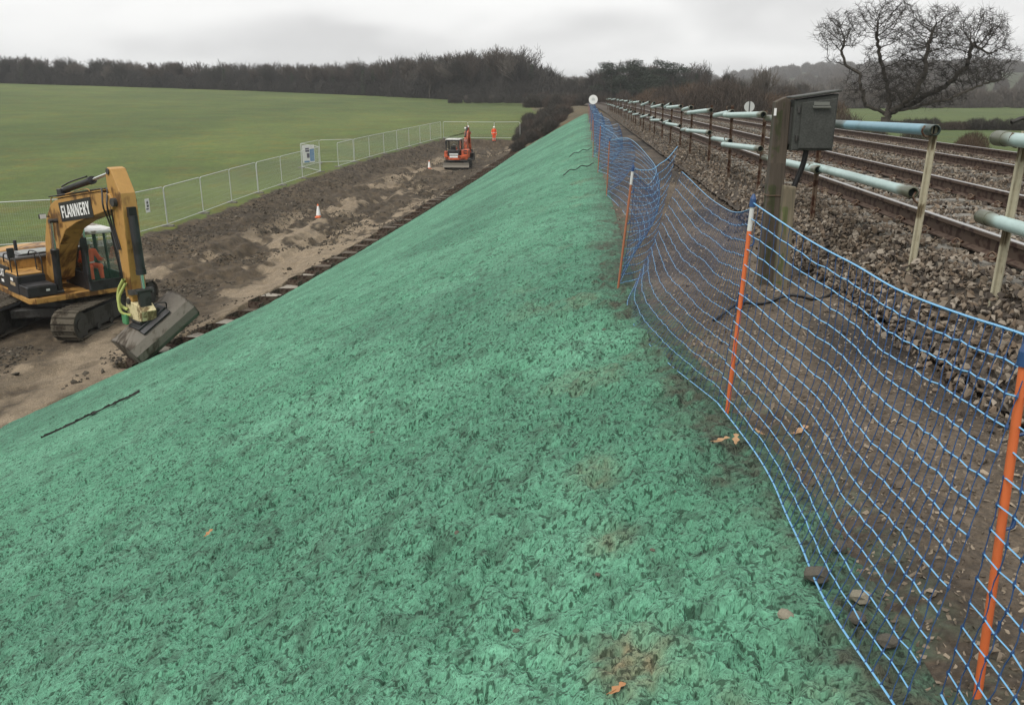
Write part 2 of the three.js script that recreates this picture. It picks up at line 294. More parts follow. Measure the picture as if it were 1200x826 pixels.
{
  const ss = strip(-5, 85, s => s < 1.2 ? 0.1 : s < 8 ? clamp(0.0036 * s, 0.0085, 0.25) : clamp(0.0054 * s, 0.011, 0.25));
  const ts = []; { let x = 0; while (x < 1) { ts.push(x); const X = x * 13.5; x += clamp(0.0045 * X, 0.0092, 0.05) / 13.5; } ts.push(1); }
  const nu = ts.length, nv = ss.length;
  const g = grid(nu, nv, (i, j) => {
    const s = ss[j], cx = crestX(s) + 0.1, tx = toeX(s), t = ts[i], X = mix(cx, tx - (s > 20 ? 0.1 : -0.2), t);
    let y = slopeY(X, s); const pocket = sstep(20, 22, s) * sstep(0.9, 0.2, X - tx); y -= 0.22 * pocket;
    const cell = Math.max(ss[Math.min(j + 1, nv - 1)] - ss[Math.max(j, 0)], 0.02);
    const edge = sstep(0, 0.012, t);
    y += mulchBump(X, s, cell) * (0.4 + 0.6 * edge) - 0.012 * (1 - edge) + 0.004;
    // colour: dyed fibre, thin and thick coats, random dark green flecks that deepen the pitted look, bare soil in patches
    const big = fbm(X * 0.42, s * 0.3, 4, 330), mid = fbm(X * 1.7, s * 1.2, 3, 340), sm = vn(X * 13, s * 13, 350), sm2 = vn(X * 31, s * 31, 355);
    let c = mix3([0.115, 0.33, 0.205], [0.185, 0.465, 0.305], clamp((mid - 0.25) * 1.5 + 0.2 * (sm - 0.5), 0, 1));
    c = mix3(c, [0.085, 0.24, 0.155], 0.6 * sstep(0.47, 0.66, big));
    const sm3 = vn(X * 52, s * 52, 357), fleck = sstep(0.6, 0.78, 0.25 * sm + 0.35 * sm2 + 0.4 * sm3 + 0.3 * (big - 0.5) + 0.15 * (mid - 0.5));
    c = mix3(c, [0.05, 0.1, 0.065], Math.max(0.5 * fleck, 0.5 * sstep(0.6, 0.76, 0.5 * vn(X * 8.1, s * 8.1, 358) + 0.5 * sm)));
    const tan = Math.max(sstep(0.26, 0.0, Math.hypot((X - 0.2) / 0.8, s - 2.4)), 0.5 * sstep(0.16, 0.0, Math.hypot(X - 0.16, (s - 3.24) * 0.7)), 0.4 * sstep(0.2, 0, Math.hypot(X - 0.1, (s - 3.9) * 0.7)), 0.3 * sstep(0.62, 0.76, fbm(X * 2 + 5, s * 1.5, 3, 360)) * sstep(1.6, 0.2, crestX(s) - X));
    c = mix3(c, [0.27, 0.22, 0.13], clamp(tan * (0.35 + 0.9 * sm2), 0, 0.85));
    const thin = sstep(0.34, -0.16, crestX(s) - X + 0.5 * (mid - 0.5) + 0.25 * (sm - 0.5)) * (s < 12 ? 1 : 0.6);     // coat gives out into bare soil along the top
    c = mix3(c, mix3([0.085, 0.07, 0.05], [0.06, 0.12, 0.08], sm), clamp(thin * (0.5 + sm2), 0, 0.92));
    return { p: [X, y, -s], uv: [X * 1.02, s], c };
  }, true);
  struct('green_slope', g, M.mulch, 'embankment side coated in pitted mint green mulch');
}
// ------------------------------------------------------------------ path along the top, ballast, far bank
function ballastY(X) { return X < 2.75 ? mix(0.06, 0.465, clamp((X - 2.1) / 0.5, 0, 1)) : X < 9 ? 0.46 - 0.06 * sstep(5.1, 5.6, X) * sstep(6.3, 5.8, X) : mix(0.46, -0.5, (X - 9) / 1.6); }
{
  const ss = strip(-5, 84, s => clamp(0.012 * s, 0.035, 0.6)), n = 46;
  const g = grid(n, ss.length, (i, j) => {
    const s = ss[j], X = mix(crestX(s) - 0.12, 2.45, i / (n - 1)), u = (X - crestX(s)) / 1.5;
    const y = mix(-0.035, 0.05, sstep(0, 0.2, u)) - 0.06 * sstep(0.06, -0.06, u) + 0.05 * (fbm(X * 3, s * 3, 4, 400) - 0.5) + 0.03 * (vn(X * 16, s * 16, 405) - 0.5) * (s < 20 ? 1 : 0.3);
    const a = fbm(X * 2.4, s * 1.3, 4, 410), b = vn(X * 22, s * 22, 415), l = fbm(X * 1.1, s * 0.5, 3, 418);
    let c = mix3([0.1, 0.076, 0.054], [0.25, 0.195, 0.14], clamp((a - 0.25) * 1.6 + 0.3 * (b - 0.5), 0, 1));
    c = mix3(c, [0.03, 0.026, 0.024], 0.75 * sstep(0.5, 0.62, l) * sstep(1.25, 1.75, X + 0.5 * (a - 0.5)));       // oily dark cinders beside the stones
    c = mix3(c, [0.09, 0.27, 0.17], 0.6 * sstep(0.28, -0.05, u) * sstep(0.4, 0.7, b));
    return { p: [X, y, -s], uv: [X, s], c };
  });
  struct('cess_path', g, M.soil, 'trodden brown earth path between netting and ballast');
}
const bed = (() => {
  const ss = [...strip(-6, 90, s => clamp(0.012 * s, 0.06, 0.8)), ...strip(90, 260, () => 3).slice(1)], xs = strip(2.2, 10.6, () => 0.11), n = xs.length;
  const g = grid(n, ss.length, (i, j) => {
    const s = ss[j], X = xs[i], a = fbm(X * 3, s * 2, 4, 430), b = vn(X * 24, s * 24, 433);
    const y = ballastY(X) - 0.035 + 0.05 * (b - 0.5) + 0.05 * (a - 0.5);
    return { p: [X + bend(s), y, -s], uv: [X, s], c: mix3([0.075, 0.06, 0.046], [0.2, 0.165, 0.13], clamp(a * 0.6 + b * 0.5 - 0.1, 0, 1)) };
  });
  return struct('ballast_bed', g, M.soil, 'brown and grey stone ballast carrying two railway tracks');
})();
{ // the bank on the far side of the line, and the bank beyond the end of the green
  const ss = strip(-6, 265, () => 3), n = 10;
  struct('far_side_bank', grid(n, ss.length, (i, j) => { const s = ss[j], X = mix(10.2, 15, i / (n - 1)), y = mix(ballastY(10.2) - 0.05, fieldY(15, s) - 0.25, sstep(0, 1, i / (n - 1))) + 0.1 * (vn(X, s, 440) - 0.5); return { p: [X + bend(s), y, -s], uv: [X, s], c: mix3([0.06, 0.06, 0.03], [0.11, 0.11, 0.05], vn(X * 0.8, s * 0.5, 445)) }; }), M.grass, 'rough grass bank beyond the second track');
  const s2 = strip(84.6, 265, s => s < 100 ? 0.5 : 3), m = 26;
  struct('scrub_bank', grid(m, s2.length, (i, j) => {
    const s = s2[j], u = i / (m - 1), X = mix(-7.4, 2.4, u), cx = crestX(s), y0 = fieldY(-8 + bend(s), s) - 0.3, yy = X > cx ? 0.02 : mix(0.02, Math.min(y0, -0.4), sstep(cx, -7.4, X) * 0.5 + 0.5 * clamp((cx - X) / (cx + 7.4), 0, 1));
    const k = sstep(84.6, 88, s); const y = s < 100 ? mix(X < toeX(s) ? toeY(s) - 0.3 : slopeY(X, s), yy, k) - 0.05 : yy - 0.05;
    return { p: [X + bend(s), y + 0.15 * (vn(X * 1.3, s * 1.3, 450) - 0.5), -s], uv: [X, s], c: mix3(mix3([0.07, 0.055, 0.03], [0.17, 0.14, 0.075], fbm(X, s, 3, 455)), [0.11, 0.145, 0.032], s > 112 ? sstep(-4.6, -5.6, X + 1.5 * (vn(X * 2, s, 457) - 0.5)) : 0) };
  }), M.grass, 'brown grassy bank past the end of the green slope');
}

// ------------------------------------------------------------------ railway
function prismAlong(prof, path) {              // closed profile [across, up] swept along path of [X, s]
  const n = prof.length, m = path.length, P = [], I = [];
  path.forEach(([X, s], k) => { const a = path[Math.max(k - 1, 0)], b = path[Math.min(k + 1, m - 1)], tx = b[0] - a[0], ts = b[1] - a[1], L = Math.hypot(tx, ts), nx = ts / L, ns = -tx / L; for (const [u, v] of prof) P.push(X + u * nx, v, -(s + u * ns)); });
  for (let k = 0; k < m - 1; k++) for (let i = 0; i < n; i++) { const a = k * n + i, b = k * n + (i + 1) % n, c = a + n, d = b + n; I.push(a, c, b, b, c, d); }
  for (let i = 1; i < n - 1; i++) { I.push(0, i, i + 1); const e = (m - 1) * n; I.push(e, e + i + 1, e + i); }
  const g = new THREE.BufferGeometry(); g.setAttribute('position', new THREE.Float32BufferAttribute(P, 3)); g.setIndex(I); const h = g.toNonIndexed(); h.computeVertexNormals(); return h;
}
const RAILPROF = [[-0.07, 0], [0.07, 0], [0.07, 0.012], [0.011, 0.028], [0.011, 0.11], [0.034, 0.122], [0.034, 0.148], [-0.034, 0.148], [-0.034, 0.122], [-0.011, 0.11], [-0.011, 0.028], [-0.07, 0.012]];
const linePath = X => [...strip(-6, 95, () => 20), ...strip(95, 240, () => 5).slice(1)].map(s => [X + bend(s), s]);
[[3.12, 'rusty rail of the nearer track, beside the blue pipe handrail'], [4.625, 'second rail of the track beside the pipe handrail'], [6.52, 'rail of the far track that faces the nearer track'], [8.025, 'outermost rail of the far track, next to the grass bank']].forEach(([X, label]) => {
  const t = thing('rail', label, 'rail', [0, 0, 0], 0, 'running rails of the two tracks'), y0 = 0.498;
  mesh('rail_body', [prismAlong(RAILPROF.map(([u, v]) => [u, v + y0]), linePath(X))], M.railSteel, t);
  mesh('running_surface', [prismAlong([[-0.024, 0.1482], [0.024, 0.1482], [0.024, 0.1535], [-0.024, 0.1535]].map(([u, v]) => [u, v + y0]), linePath(X))], M.railHead, t);
});
{
  const body = merge([ext([[-0.13, -0.17], [0.13, -0.17], [0.115, 0.0], [-0.115, 0.0]], 2.36, -1.18, 0.01).rotateY(Math.PI / 2)]);
  const clip = merge([tube([[-0.1, 0, 0.05], [-0.06, 0.04, 0.05], [-0.035, 0.015, 0.0], [-0.06, 0.045, -0.05], [-0.11, 0.0, -0.04]], 0.009, 14, 5), bx(-0.09, 0.0, 0, 0.06, 0.03, 0.11)]);
  const sleepers = (cx, s0, s1, label, group, clips) => {
    for (let s = s0, k = 0; s < s1; s += 0.66, k++) {
      const t = thing('sleeper', label, 'sleeper', [cx + rr(-0.01, 0.01), 0.488 + rr(-0.008, 0.004), -s], rr(-0.01, 0.01), group);
      mesh('sleeper_body', body, M.concrete, t);
      if (k < clips) for (const e of [-0.7525, 0.7525]) for (const q of [0, Math.PI]) { const c = mesh('rail_clip', clip, M.rust, t); c.position.set(e, 0.012, 0); c.rotation.y = q; }
    }
  };
  sleepers(3.8725, 1.2, 62, 'grey concrete sleeper under the track beside the pipe handrail', 'sleepers of the nearer track', 30);
  sleepers(7.2725, 6.2, 52, 'grey concrete sleeper under the far track next to the grass bank', 'sleepers of the far track', 14);
}
{ // ballast stones
  const shapes = [0, 1, 2, 3, 4, 5].map(k => { const r = mulberry(50 + k), pts = [], sc = [rr(0.85, 1.3, r), rr(0.55, 0.85, r), rr(0.7, 1.05, r)]; for (let i = 0; i < 9; i++) { const z = rr(-1, 1, r), a = rr(0, 6.28, r), q = Math.sqrt(1 - z * z); pts.push(V(q * Math.cos(a) * sc[0], z * sc[1], q * Math.sin(a) * sc[2])); } return merge([new ConvexGeometry(pts)]); });
  const tones = [[0.33, 0.26, 0.19], [0.22, 0.17, 0.125], [0.42, 0.35, 0.27], [0.13, 0.105, 0.085], [0.29, 0.215, 0.15], [0.5, 0.43, 0.345]];
  const mats = tones.map(c => std(c, 0.95, { map: rep(TFine, 0.3) }));
  const r = mulberry(99), all = [];
  const add = (X, s, size, sunk) => { if (Math.abs(X - 3.12) < 0.045 || Math.abs(X - 4.625) < 0.045 || Math.abs(X - 6.52) < 0.045 || Math.abs(X - 8.025) < 0.045) return; all.push([X, ballastY(X) + sunk, s, size, r()]); };
  const onSleeper = (X, s) => (X > 2.6 && X < 5.15 && Math.abs(((s - 1.2 + 0.33 + 66) % 0.66) - 0.33) < 0.12) || (X > 6 && X < 8.55 && Math.abs(((s - 6.2 + 0.33 + 66) % 0.66) - 0.33) < 0.12);
  const fill = (s0, s1, x0, x1, den) => { const n = (s1 - s0) * (x1 - x0) * den; for (let i = 0; i < n; i++) { const X = rr(x0, x1, r), s = rr(s0, s1, r); const os = onSleeper(X, s); if (os && (X > 2.85 && X < 4.9) && r() < 0.72) continue; add(X, s, rr(0.017, 0.036, r) * (r() < 0.08 ? 1.35 : 1), os ? (X > 2.6 ? 0.045 : 0.03) : rr(-0.02, 0.03, r)); } };
  fill(2.0, 12, 2.12, 3.4, 950); fill(4, 12, 3.4, 9.2, 620); fill(12, 24, 2.2, 9.2, 380); fill(24, 45, 2.2, 9.2, 150); fill(45, 80, 2.2, 9.2, 50);
  for (let i = 0; i < 900; i++) { const s = rr(2, 22, r), X = 2.3 - Math.abs(rr(-1, 1, r) * rr(0, 0.5, r)); all.push([X, 0.055 + 0.008, s, rr(0.012, 0.034, r), r()]); }
  const q = new THREE.Quaternion(), e = new THREE.Euler();
  const vis = all.filter(a => a[0] < 2.95 && a[2] > 4.6 && a[2] < 8 && a[0] > 2.25 && a[0] / a[2] < 0.52).sort((a, b) => b[3] / b[2] - a[3] / a[2]), big = new Set(vis.slice(0, 298));
  for (const a of big) { const m = mesh('ballast_stone', shapes[Math.floor(a[4] * 6)], mats[Math.floor(a[4] * 977) % 6], bed); m.position.set(a[0], a[1] + 0.012, -a[2]); m.scale.setScalar(a[3]); m.rotation.set(rr(0, 6, r), rr(0, 6, r), rr(0, 6, r)); }
  const rest = all.filter(a => !big.has(a));
  shapes.forEach((g, k) => {
    const set = rest.filter(a => Math.floor(a[4] * 6) === k), im = new THREE.InstancedMesh(g, std([1, 1, 1], 0.95, { map: rep(TFine, 0.3) }), set.length), mt = new THREE.Matrix4();
    set.forEach((a, i) => { q.setFromEuler(e.set(rr(0, 6, r), rr(0, 6, r), rr(0, 6, r))); mt.compose(V(a[0], a[1], -a[2]), q, V(a[3], a[3], a[3])); im.setMatrixAt(i, mt); const c = tones[Math.floor(a[4] * 977) % 6], f = rr(0.75, 1.15, r); im.setColorAt(i, lin(c[0] * f, c[1] * f, c[2] * f)); });
    im.name = 'loose_ballast'; im.userData.kind = 'stuff'; im.castShadow = im.receiveShadow = true; bed.add(im);
  });
}
{ // grit on the path
  const r = mulberry(321), g = merge([new ConvexGeometry(Array.from({ length: 8 }, () => V(rr(-1, 1, r), rr(-0.6, 0.6, r), rr(-1, 1, r))))]), N = 12000, im = new THREE.InstancedMesh(g, std([1, 1, 1], 0.95), N), m = new THREE.Matrix4(), qq = new THREE.Quaternion(), e = new THREE.Euler();
  for (let i = 0; i < N; i++) { const s = 1.5 + 16 * r() ** 1.7, X = rr(crestX(s) + 0.05, 2.3, r), z = rr(0.004, 0.013, r) * (r() < 0.07 ? 2 : 1), f = rr(0.5, 1.35, r); qq.setFromEuler(e.set(rr(0, 6, r), rr(0, 6, r), rr(0, 6, r))); const u = (X - crestX(s)) / 1.5; m.compose(V(X, mix(-0.035, 0.05, sstep(0, 0.2, u)) + 0.05 * (fbm(X * 3, s * 3, 4, 400) - 0.5) + 0.03 * (vn(X * 16, s * 16, 405) - 0.5) + z * 0.3, -s), qq, V(z, z, z)); im.setMatrixAt(i, m); im.setColorAt(i, lin(0.21 * f, 0.17 * f, 0.125 * f)); }
  im.name = 'path_grit'; tag(im, 'fine brown grit scattered over the earth path', 'grit', null, 'stuff'); im.castShadow = im.receiveShadow = true; scene.add(im);
}
// ------------------------------------------------------------------ pipe handrail on steel stakes
{
  const posts = [[2.55, 4.15, 0.36], [2.56, 5.4, 0.36], [2.53, 6.68, 0.35], [2.48, 9.42, 0.33], [2.5, 12.5, 0.34], [2.45, 14.7, 0.33]];
  for (let s = 17.4; s < 92; s += rr(2.3, 3.0)) posts.push([2.48 + rr(-0.05, 0.05), s, 0.33]);
  const stakeLab = 'weathered steel stake holding up the pale pipe handrail';
  posts.forEach(([X, s, y], i) => {
    const near = i < 3, top = 1.46 + (i < 4 ? 0 : rr(-0.03, 0.05)), lean = near ? 0.045 : rr(-0.03, 0.03);
    const t = thing('handrail_stake', i === 1 ? 'steel stake with a bent hook on top, beside capped pale pipes' : i === 2 ? 'cream streaked steel stake with a foot curled onto the ballast' : stakeLab, 'stake', [X, y - 0.02, -s], 0, 'stakes of the pipe handrail');
    const m = i < 3 ? M.stanch : M.rust, h = top - y;
    mesh('upright', [bx(lean / 2, h / 2 - 0.04, 0, i < 3 ? 0.042 : 0.034, h + 0.1, 0.014, 0, 0.5, -lean / h), bx(lean / 2 + 0.014, h / 2 - 0.04, 0.012, 0.012, h + 0.1, 0.036, 0, 0.5, -lean / h)], m, t);
    for (const hy of [h - 0.02, h - 0.5]) mesh('hook', [tube([[lean, hy - 0.04, 0.0], [lean - 0.05, hy - 0.06, 0], [lean - 0.085, hy - 0.02, 0], [lean - 0.07, hy + 0.02, 0]], 0.008, 10, 5)], M.rust, t);
    if (i === 1) mesh('bent_hook', [tube([[lean + 0.01, h - 0.02, 0], [lean + 0.01, h + 0.07, 0], [lean - 0.03, h + 0.085, 0.01], [lean - 0.1, h + 0.06, 0.02]], 0.012, 14, 6)], M.darkSteel, t);
    if (i === 2) mesh('curled_foot', [tube([[-0.005, 0.05, 0], [-0.01, 0.02, 0.01], [0.04, 0.015, 0.05], [0.13, 0.05, 0.06]], 0.016, 14, 6)], M.stanch, t);
  });
  const pipeGeo = L => { const o = new THREE.LatheGeometry([[0.035, 0], [0.041, 0], [0.041, L], [0.035, L], [0.035, 0]].map(p => new THREE.Vector2(...p)), 18); return merge([o]); };
  const sockGeo = () => merge([new THREE.LatheGeometry([[0.041, 0], [0.046, 0.005], [0.046, 0.11], [0.041, 0.115]].map(p => new THREE.Vector2(...p)), 18)]);
  const inner = L => merge([new THREE.CylinderGeometry(0.0345, 0.0345, L - 0.12, 12).translate(0, L / 2, 0)]);  // solid dark core paints the shade inside the open pipe
  const lay = (p, q, mat, label, cap) => {
    const a = V(...p), b = V(...q), L = a.distanceTo(b), t = thing('handrail_pipe', label, 'pipe', p, 0, 'pipes of the handrail beside the track');
    t.quaternion.setFromUnitVectors(V(0, 1, 0), b.clone().sub(a).normalize());
    mesh('pipe_wall', pipeGeo(L), mat, t); mesh('bore_shade', inner(L), M.pipeShade, t); if (rnd() < 0.55 || cap) mesh('socket', sockGeo(), mat, t);
    if (cap) mesh('end_cap', [new THREE.SphereGeometry(0.046, 14, 8, 0, 6.3, 0, 1.6).rotateX(Math.PI).translate(0, 0.0, 0)], mat, t);
  };
  // each pipe: near end first
  lay([2.56, 1.41, -6.62], [2.5, 1.37, -9.75], M.pipeBlue, 'clean blue pipe, top rail meeting the grey equipment cabinet');
  lay([2.5, 0.95, -6.72], [2.46, 0.93, -9.7], M.pipe, 'pale pipe, lower rail passing below the grey equipment cabinet');
  lay([2.55, 1.4, -5.62], [2.6, 1.4, -3.4], M.pipe, 'pale turquoise pipe end with a rounded cap beside the hooked stake, upper rail', true);
  lay([2.53, 0.92, -5.62], [2.58, 0.9, -3.4], M.pipe, 'pale turquoise pipe end with a rounded cap beside the hooked stake, lower rail', true);
  for (let i = 3; i < posts.length - 1; i++) {
    const [x0, s0] = posts[i], [x1, s1] = posts[i + 1];
    for (const [h, lab] of [[1.38, 'pale turquoise pipe in the upper row of the handrail'], [0.92, 'pale turquoise pipe in the lower row of the handrail']]) {
      const z = i % 2 ? 1 : -1;
      lay([x0 - 0.06, h + 0.02 + rr(-0.02, 0.05), -(s0 - 0.32)], [x1 - 0.06 + 0.08 * z, h - 0.06 + rr(-0.05, 0.05), -(s1 - rr(-0.1, 0.25))], M.pipe, lab);
    }
  }
}
// ------------------------------------------------------------------ cabinet on a timber post
{
  const t = thing('timber_post', 'weathered square timber post carrying the grey equipment cabinet', 'post', [1.67, 0, -7.62]);
  mesh('shaft', [ext([[-0.075, -0.3], [0.075, -0.3], [0.062, 1.6], [0.02, 1.64], [-0.062, 1.6]], 0.13, -0.065, 0.008)], M.timberDark, t);
  mesh('wire_band', [bx(0, 0.83, 0, 0.15, 0.008, 0.142)], M.rust, t);
  mesh('number_plate', [bx(-0.062, 1.52, 0.068, 0.02, 0.06, 0.004)], M.white, t);
  const c = thing('equipment_cabinet', 'grey metal equipment cabinet with hooded front on the timber post', 'cabinet', [1.745, 1.21, -7.6]);
  mesh('housing', [ext([[0, 0], [0.34, 0], [0.345, 0.455], [0.0, 0.405]], 0.25, -0.12, 0.012)], M.box, c);
  mesh('lid', [bx(0.17, 0.452, 0.005, 0.385, 0.018, 0.3, 0, 0, 0.145, 0.006)], M.box, c);
  mesh('door', [ext([[0.055, 0.02], [0.325, 0.02], [0.33, 0.42], [0.055, 0.385]], 0.014, 0.13, 0.004)], M.box, c);
  const dp = mesh('hood', [bx(0.21, 0.352, 0.155, 0.14, 0.012, 0.04, 0.25), bx(0.21, 0.378, 0.148, 0.125, 0.028, 0.012)], std([0.13, 0.135, 0.12], 0.5), c);
  for (const y of [0.1, 0.33]) mesh('hinge', [cyl([0.035, y - 0.025, 0.137], [0.035, y + 0.025, 0.137], 0.011)], M.darkSteel, c);
  mesh('bracket', [bx(-0.006, 0.2, 0, 0.012, 0.3, 0.12)], M.darkSteel, c);
  tag(mesh('cable_duct', [tube([[1.9, 1.22, -7.58], [1.885, 1.1, -7.58], [1.83, 0.9, -7.6], [1.79, 0.7, -7.62], [1.78, 0.02, -7.66]], 0.024, 30, 8)], M.black), 'black cable duct dropping from the grey cabinet into the ground', 'duct');
  const w = thing('timber_stake', 'lighter short square timber stake strapped against the cabinet post', 'stake', [1.755, 0, -7.46]);
  mesh('shaft', [ext([[-0.055, -0.25], [0.055, -0.25], [0.05, 0.915], [-0.05, 0.925]], 0.09, -0.045, 0.006)], M.timberLight, w);
}
// ------------------------------------------------------------------ orange stakes with blue barrier netting
{
  const stakes = [
    { b: [1.15, -0.02, -2.12], t: [1.1, 1.05, -2.1] }, { b: [0.83, -0.02, -4.47], t: [0.875, 1.15, -4.45] }, { b: [0.36, -0.03, -7.63], t: [0.45, 1.06, -7.6] },
    { b: [0.45, -0.03, -14.97], t: [0.47, 0.95, -14.9] }, { b: [0.38, -0.03, -19.6], t: [0.41, 1.05, -19.6] }, { b: [0.33, -0.03, -24.61], t: [0.31, 1.04, -24.6] }, { b: [0.36, -0.03, -33], t: [0.4, 1.05, -33] },
    { b: [0.4, -0.03, -43], t: [0.42, 1.05, -43] }, { b: [0.42, -0.03, -55], t: [0.45, 1.05, -55] }, { b: [0.5, -0.03, -66], t: [0.5, 1.05, -66] }, { b: [0.5, -0.03, -76], t: [0.5, 1.05, -76] }];
  const labs = ['thick orange stake where the netting comes closest to the scattered stones', 'orange stake with white sleeve and dark blue cap, in front of the cabinet post', 'leaning orange stake where the netting doubles back in a raised flap'];
  stakes.forEach(({ b, t }, i) => {
    const g = thing('net_stake', labs[i] || 'thin orange stake further along the blue netting', 'stake', b, 0, 'orange stakes along the netting');
    const d = [t[0] - b[0], t[1] - b[1], t[2] - b[2]], at = k => d.map(v => v * k);
    const far = i > 2, rad = far ? 0.009 : i === 2 ? 0.01 : 0.0115;
    mesh('shaft', [cyl(at(-0.08), at(i === 1 || i === 2 ? 0.86 : 0.97), rad, rad, 12)], i > 1 ? M.orangeOld : M.orangePost, g);
    if (i === 1 || i === 2) mesh('sleeve', [cyl(at(0.86), at(0.97), 0.012, 0.012, 12)], M.roofWhite, g);
    mesh('cap', [cyl(at(0.965), at(1.0), rad * 1.5, rad * 1.35, 12), cyl(at(1.0), at(1.02), rad * 1.35, 0.006, 12)], M.netDark, g);
    if (i < 3) for (const k of [0.25, 0.55, 0.8]) mesh('hook', [tube([at(k - 0.01), [d[0] * k + 0.025, d[1] * k, d[2] * k + 0.005], [d[0] * k + 0.03, d[1] * k + 0.03, d[2] * k]], 0.005, 8, 5)], M.netDark, g);
  });
  const tubeLine = (pts, r, out, fat) => {      // 4-sided strand through points
    const n = pts.length, P = [];
    for (let k = 0; k < n; k++) {
      const a = pts[Math.max(k - 1, 0)], b = pts[Math.min(k + 1, n - 1)], t = V(b[0] - a[0], b[1] - a[1], b[2] - a[2]).normalize();
      const u = V(0, 1, 0.01).cross(t).normalize(), v = t.clone().cross(u), q = r * (fat ? fat(k) : 1);
      if (!isFinite(u.x) || u.lengthSq() < 0.5) { u.set(1, 0, 0); v.set(0, 0, 1); }
      P.push([u, v, q]);
    }
    for (let k = 0; k < n - 1; k++) for (let i = 0; i < 4; i++) {
      const c = (k, i) => { const [u, v, q] = P[k], A = i * Math.PI / 2, cu = Math.cos(A) * q, cv = Math.sin(A) * q, p = pts[k]; return [p[0] + u.x * cu + v.x * cv, p[1] + u.y * cu + v.y * cv, p[2] + u.z * cu + v.z * cv]; };
      const a = c(k, i), b = c(k, (i + 1) % 4), d = c(k + 1, i), e = c(k + 1, (i + 1) % 4); out.push(...a, ...d, ...b, ...b, ...d, ...e);
    }
  };
  const soup = p => { const g = new THREE.BufferGeometry(); g.setAttribute('position', new THREE.Float32BufferAttribute(p, 3)); g.computeVertexNormals(); return merge([g]); };
  const net = (label, fn, len, rows, r0, pitch) => {
    const t = thing('barrier_net', label, 'netting', [0, 0, 0], 0, 'spans of blue barrier netting'), cols = Math.round(len / pitch), H = [], C = [];
    const node = (i, j) => { const k = Math.floor(i), w = 0.12 * (hash2(Math.round(i), j, 5) - 0.5) / rows, w2 = 0.2 * (hash2(Math.round(i), j, 6) - 0.5) / cols; return fn(clamp(i / cols + w2 * (i > 0 && i < cols), 0, 1), clamp(j / rows + w * (j > 0 && j < rows), 0, 1)); };
    for (let j = 0; j <= rows; j++) { const p = []; for (let i = 0; i <= cols; i++) p.push(node(i, j)); tubeLine(p, j === 0 || j === rows ? r0 * 1.5 : r0, H); }
    const lerp3 = (a, b, t) => [mix(a[0], b[0], t), mix(a[1], b[1], t), mix(a[2], b[2], t)];
    for (let i = 0; i <= cols; i++) { const p = []; for (let j = 0; j <= rows; j++) { const a = node(i, j); p.push(a); if (j < rows) { const b = node(i, j + 1), z = ((i + j) % 2 ? 1 : -1) * 0.1 / cols, m = lerp3(lerp3(a, b, 0.5), fn(clamp(i / cols + z, 0, 1), (j + 0.5) / rows), 0.6); p.push(lerp3(a, m, 0.32), m, lerp3(m, b, 0.68)); } } tubeLine(p, r0 * 0.8, C, k => k % 4 ? 0.85 : 2.5); }
    mesh('long_strands', soup(H), M.netSkyShine, t).userData.kind = 'stuff'; mesh('cross_strands', soup(C), M.netDark, t).userData.kind = 'stuff';
  };
  const wob = (u, v, k) => 0.03 * (vn(u * 5, v * 3, 500 + k) - 0.5);
  const cr = (pts) => { const c = new THREE.CatmullRomCurve3(pts.map(p => V(...p))); return u => c.getPoint(u); };
  const curtain = (top, bot, belly, k) => { const T = cr(top), B = cr(bot); return (u, v) => { const a = B(u), b = T(u), w = Math.sin(Math.PI * v) * belly * Math.sin(Math.PI * clamp(u * 0.9 + 0.05, 0, 1)); return [mix(a.x, b.x, v) + w + wob(u, v, k) * Math.sin(Math.PI * u), mix(a.y, b.y, v) + 0.5 * wob(u, v, k + 1) * Math.sin(Math.PI * u), mix(a.z, b.z, v) + wob(u, v, k + 2) * Math.sin(Math.PI * u)]; }; };
  const A = stakes[0], B = stakes[1], C = stakes[2], D = stakes[3];
  net('blue net span stretched from the thick stake toward the far side of the frame', curtain([[1.12, 1.08, -2.1], [1.18, 1.03, -1.2], [1.25, 1.05, -0.2]], [[1.05, 0.03, -2.12], [1.0, 0.03, -1.2], [1.1, 0.03, -0.2]], 0.08, 1), 1.9, 14, 0.0026, 0.072);
  net('blue net span before the cabinet post, its foot fanned over green mulch', curtain([[1.12, 1.08, -2.1], [1.08, 1.04, -2.7], [1.01, 1.05, -3.4], [0.875, 1.13, -4.45]], [[0.9, 0.04, -2.02], [0.84, 0.03, -2.7], [0.88, 0.03, -3.5], [0.78, 0.03, -4.5]], 0.05, 4), 2.6, 14, 0.0026, 0.072);
  net('slack blue net span sagging low over the earth path behind the sleeved stake', curtain([[0.875, 1.1, -4.45], [0.95, 0.97, -5.3], [1.0, 0.9, -6.2], [1.02, 0.88, -7.0], [0.9, 1.0, -7.85]], [[0.78, 0.03, -4.5], [0.58, -0.01, -5.4], [0.45, -0.03, -6.2], [0.42, -0.02, -7.0], [0.52, 0.05, -7.6]], 0.06, 7), 3.5, 13, 0.0018, 0.07);
  net('raised flap of blue net doubling back at the leaning stake', curtain([[0.45, 1.04, -7.62], [0.6, 1.02, -7.75], [0.74, 1.08, -7.9], [0.87, 1.21, -8.05]], [[0.37, 0.02, -7.64], [0.46, 0.03, -7.7], [0.56, 0.05, -7.78], [0.64, 0.1, -7.88]], 0.04, 40), 0.85, 13, 0.0021, 0.05);
  net('crumpled blue net span just past the leaning stake', curtain([[0.46, 1.0, -7.7], [0.75, 0.72, -9.6], [0.95, 0.8, -11.5], [0.72, 1.02, -13.6], [0.47, 0.93, -14.9]], [[0.38, 0.02, -7.7], [0.62, 0.02, -9.6], [0.66, 0.02, -11.5], [0.58, 0.02, -13.5], [0.45, 0.02, -14.97]], 0.2, 10), 7.4, 12, 0.0021, 0.085);
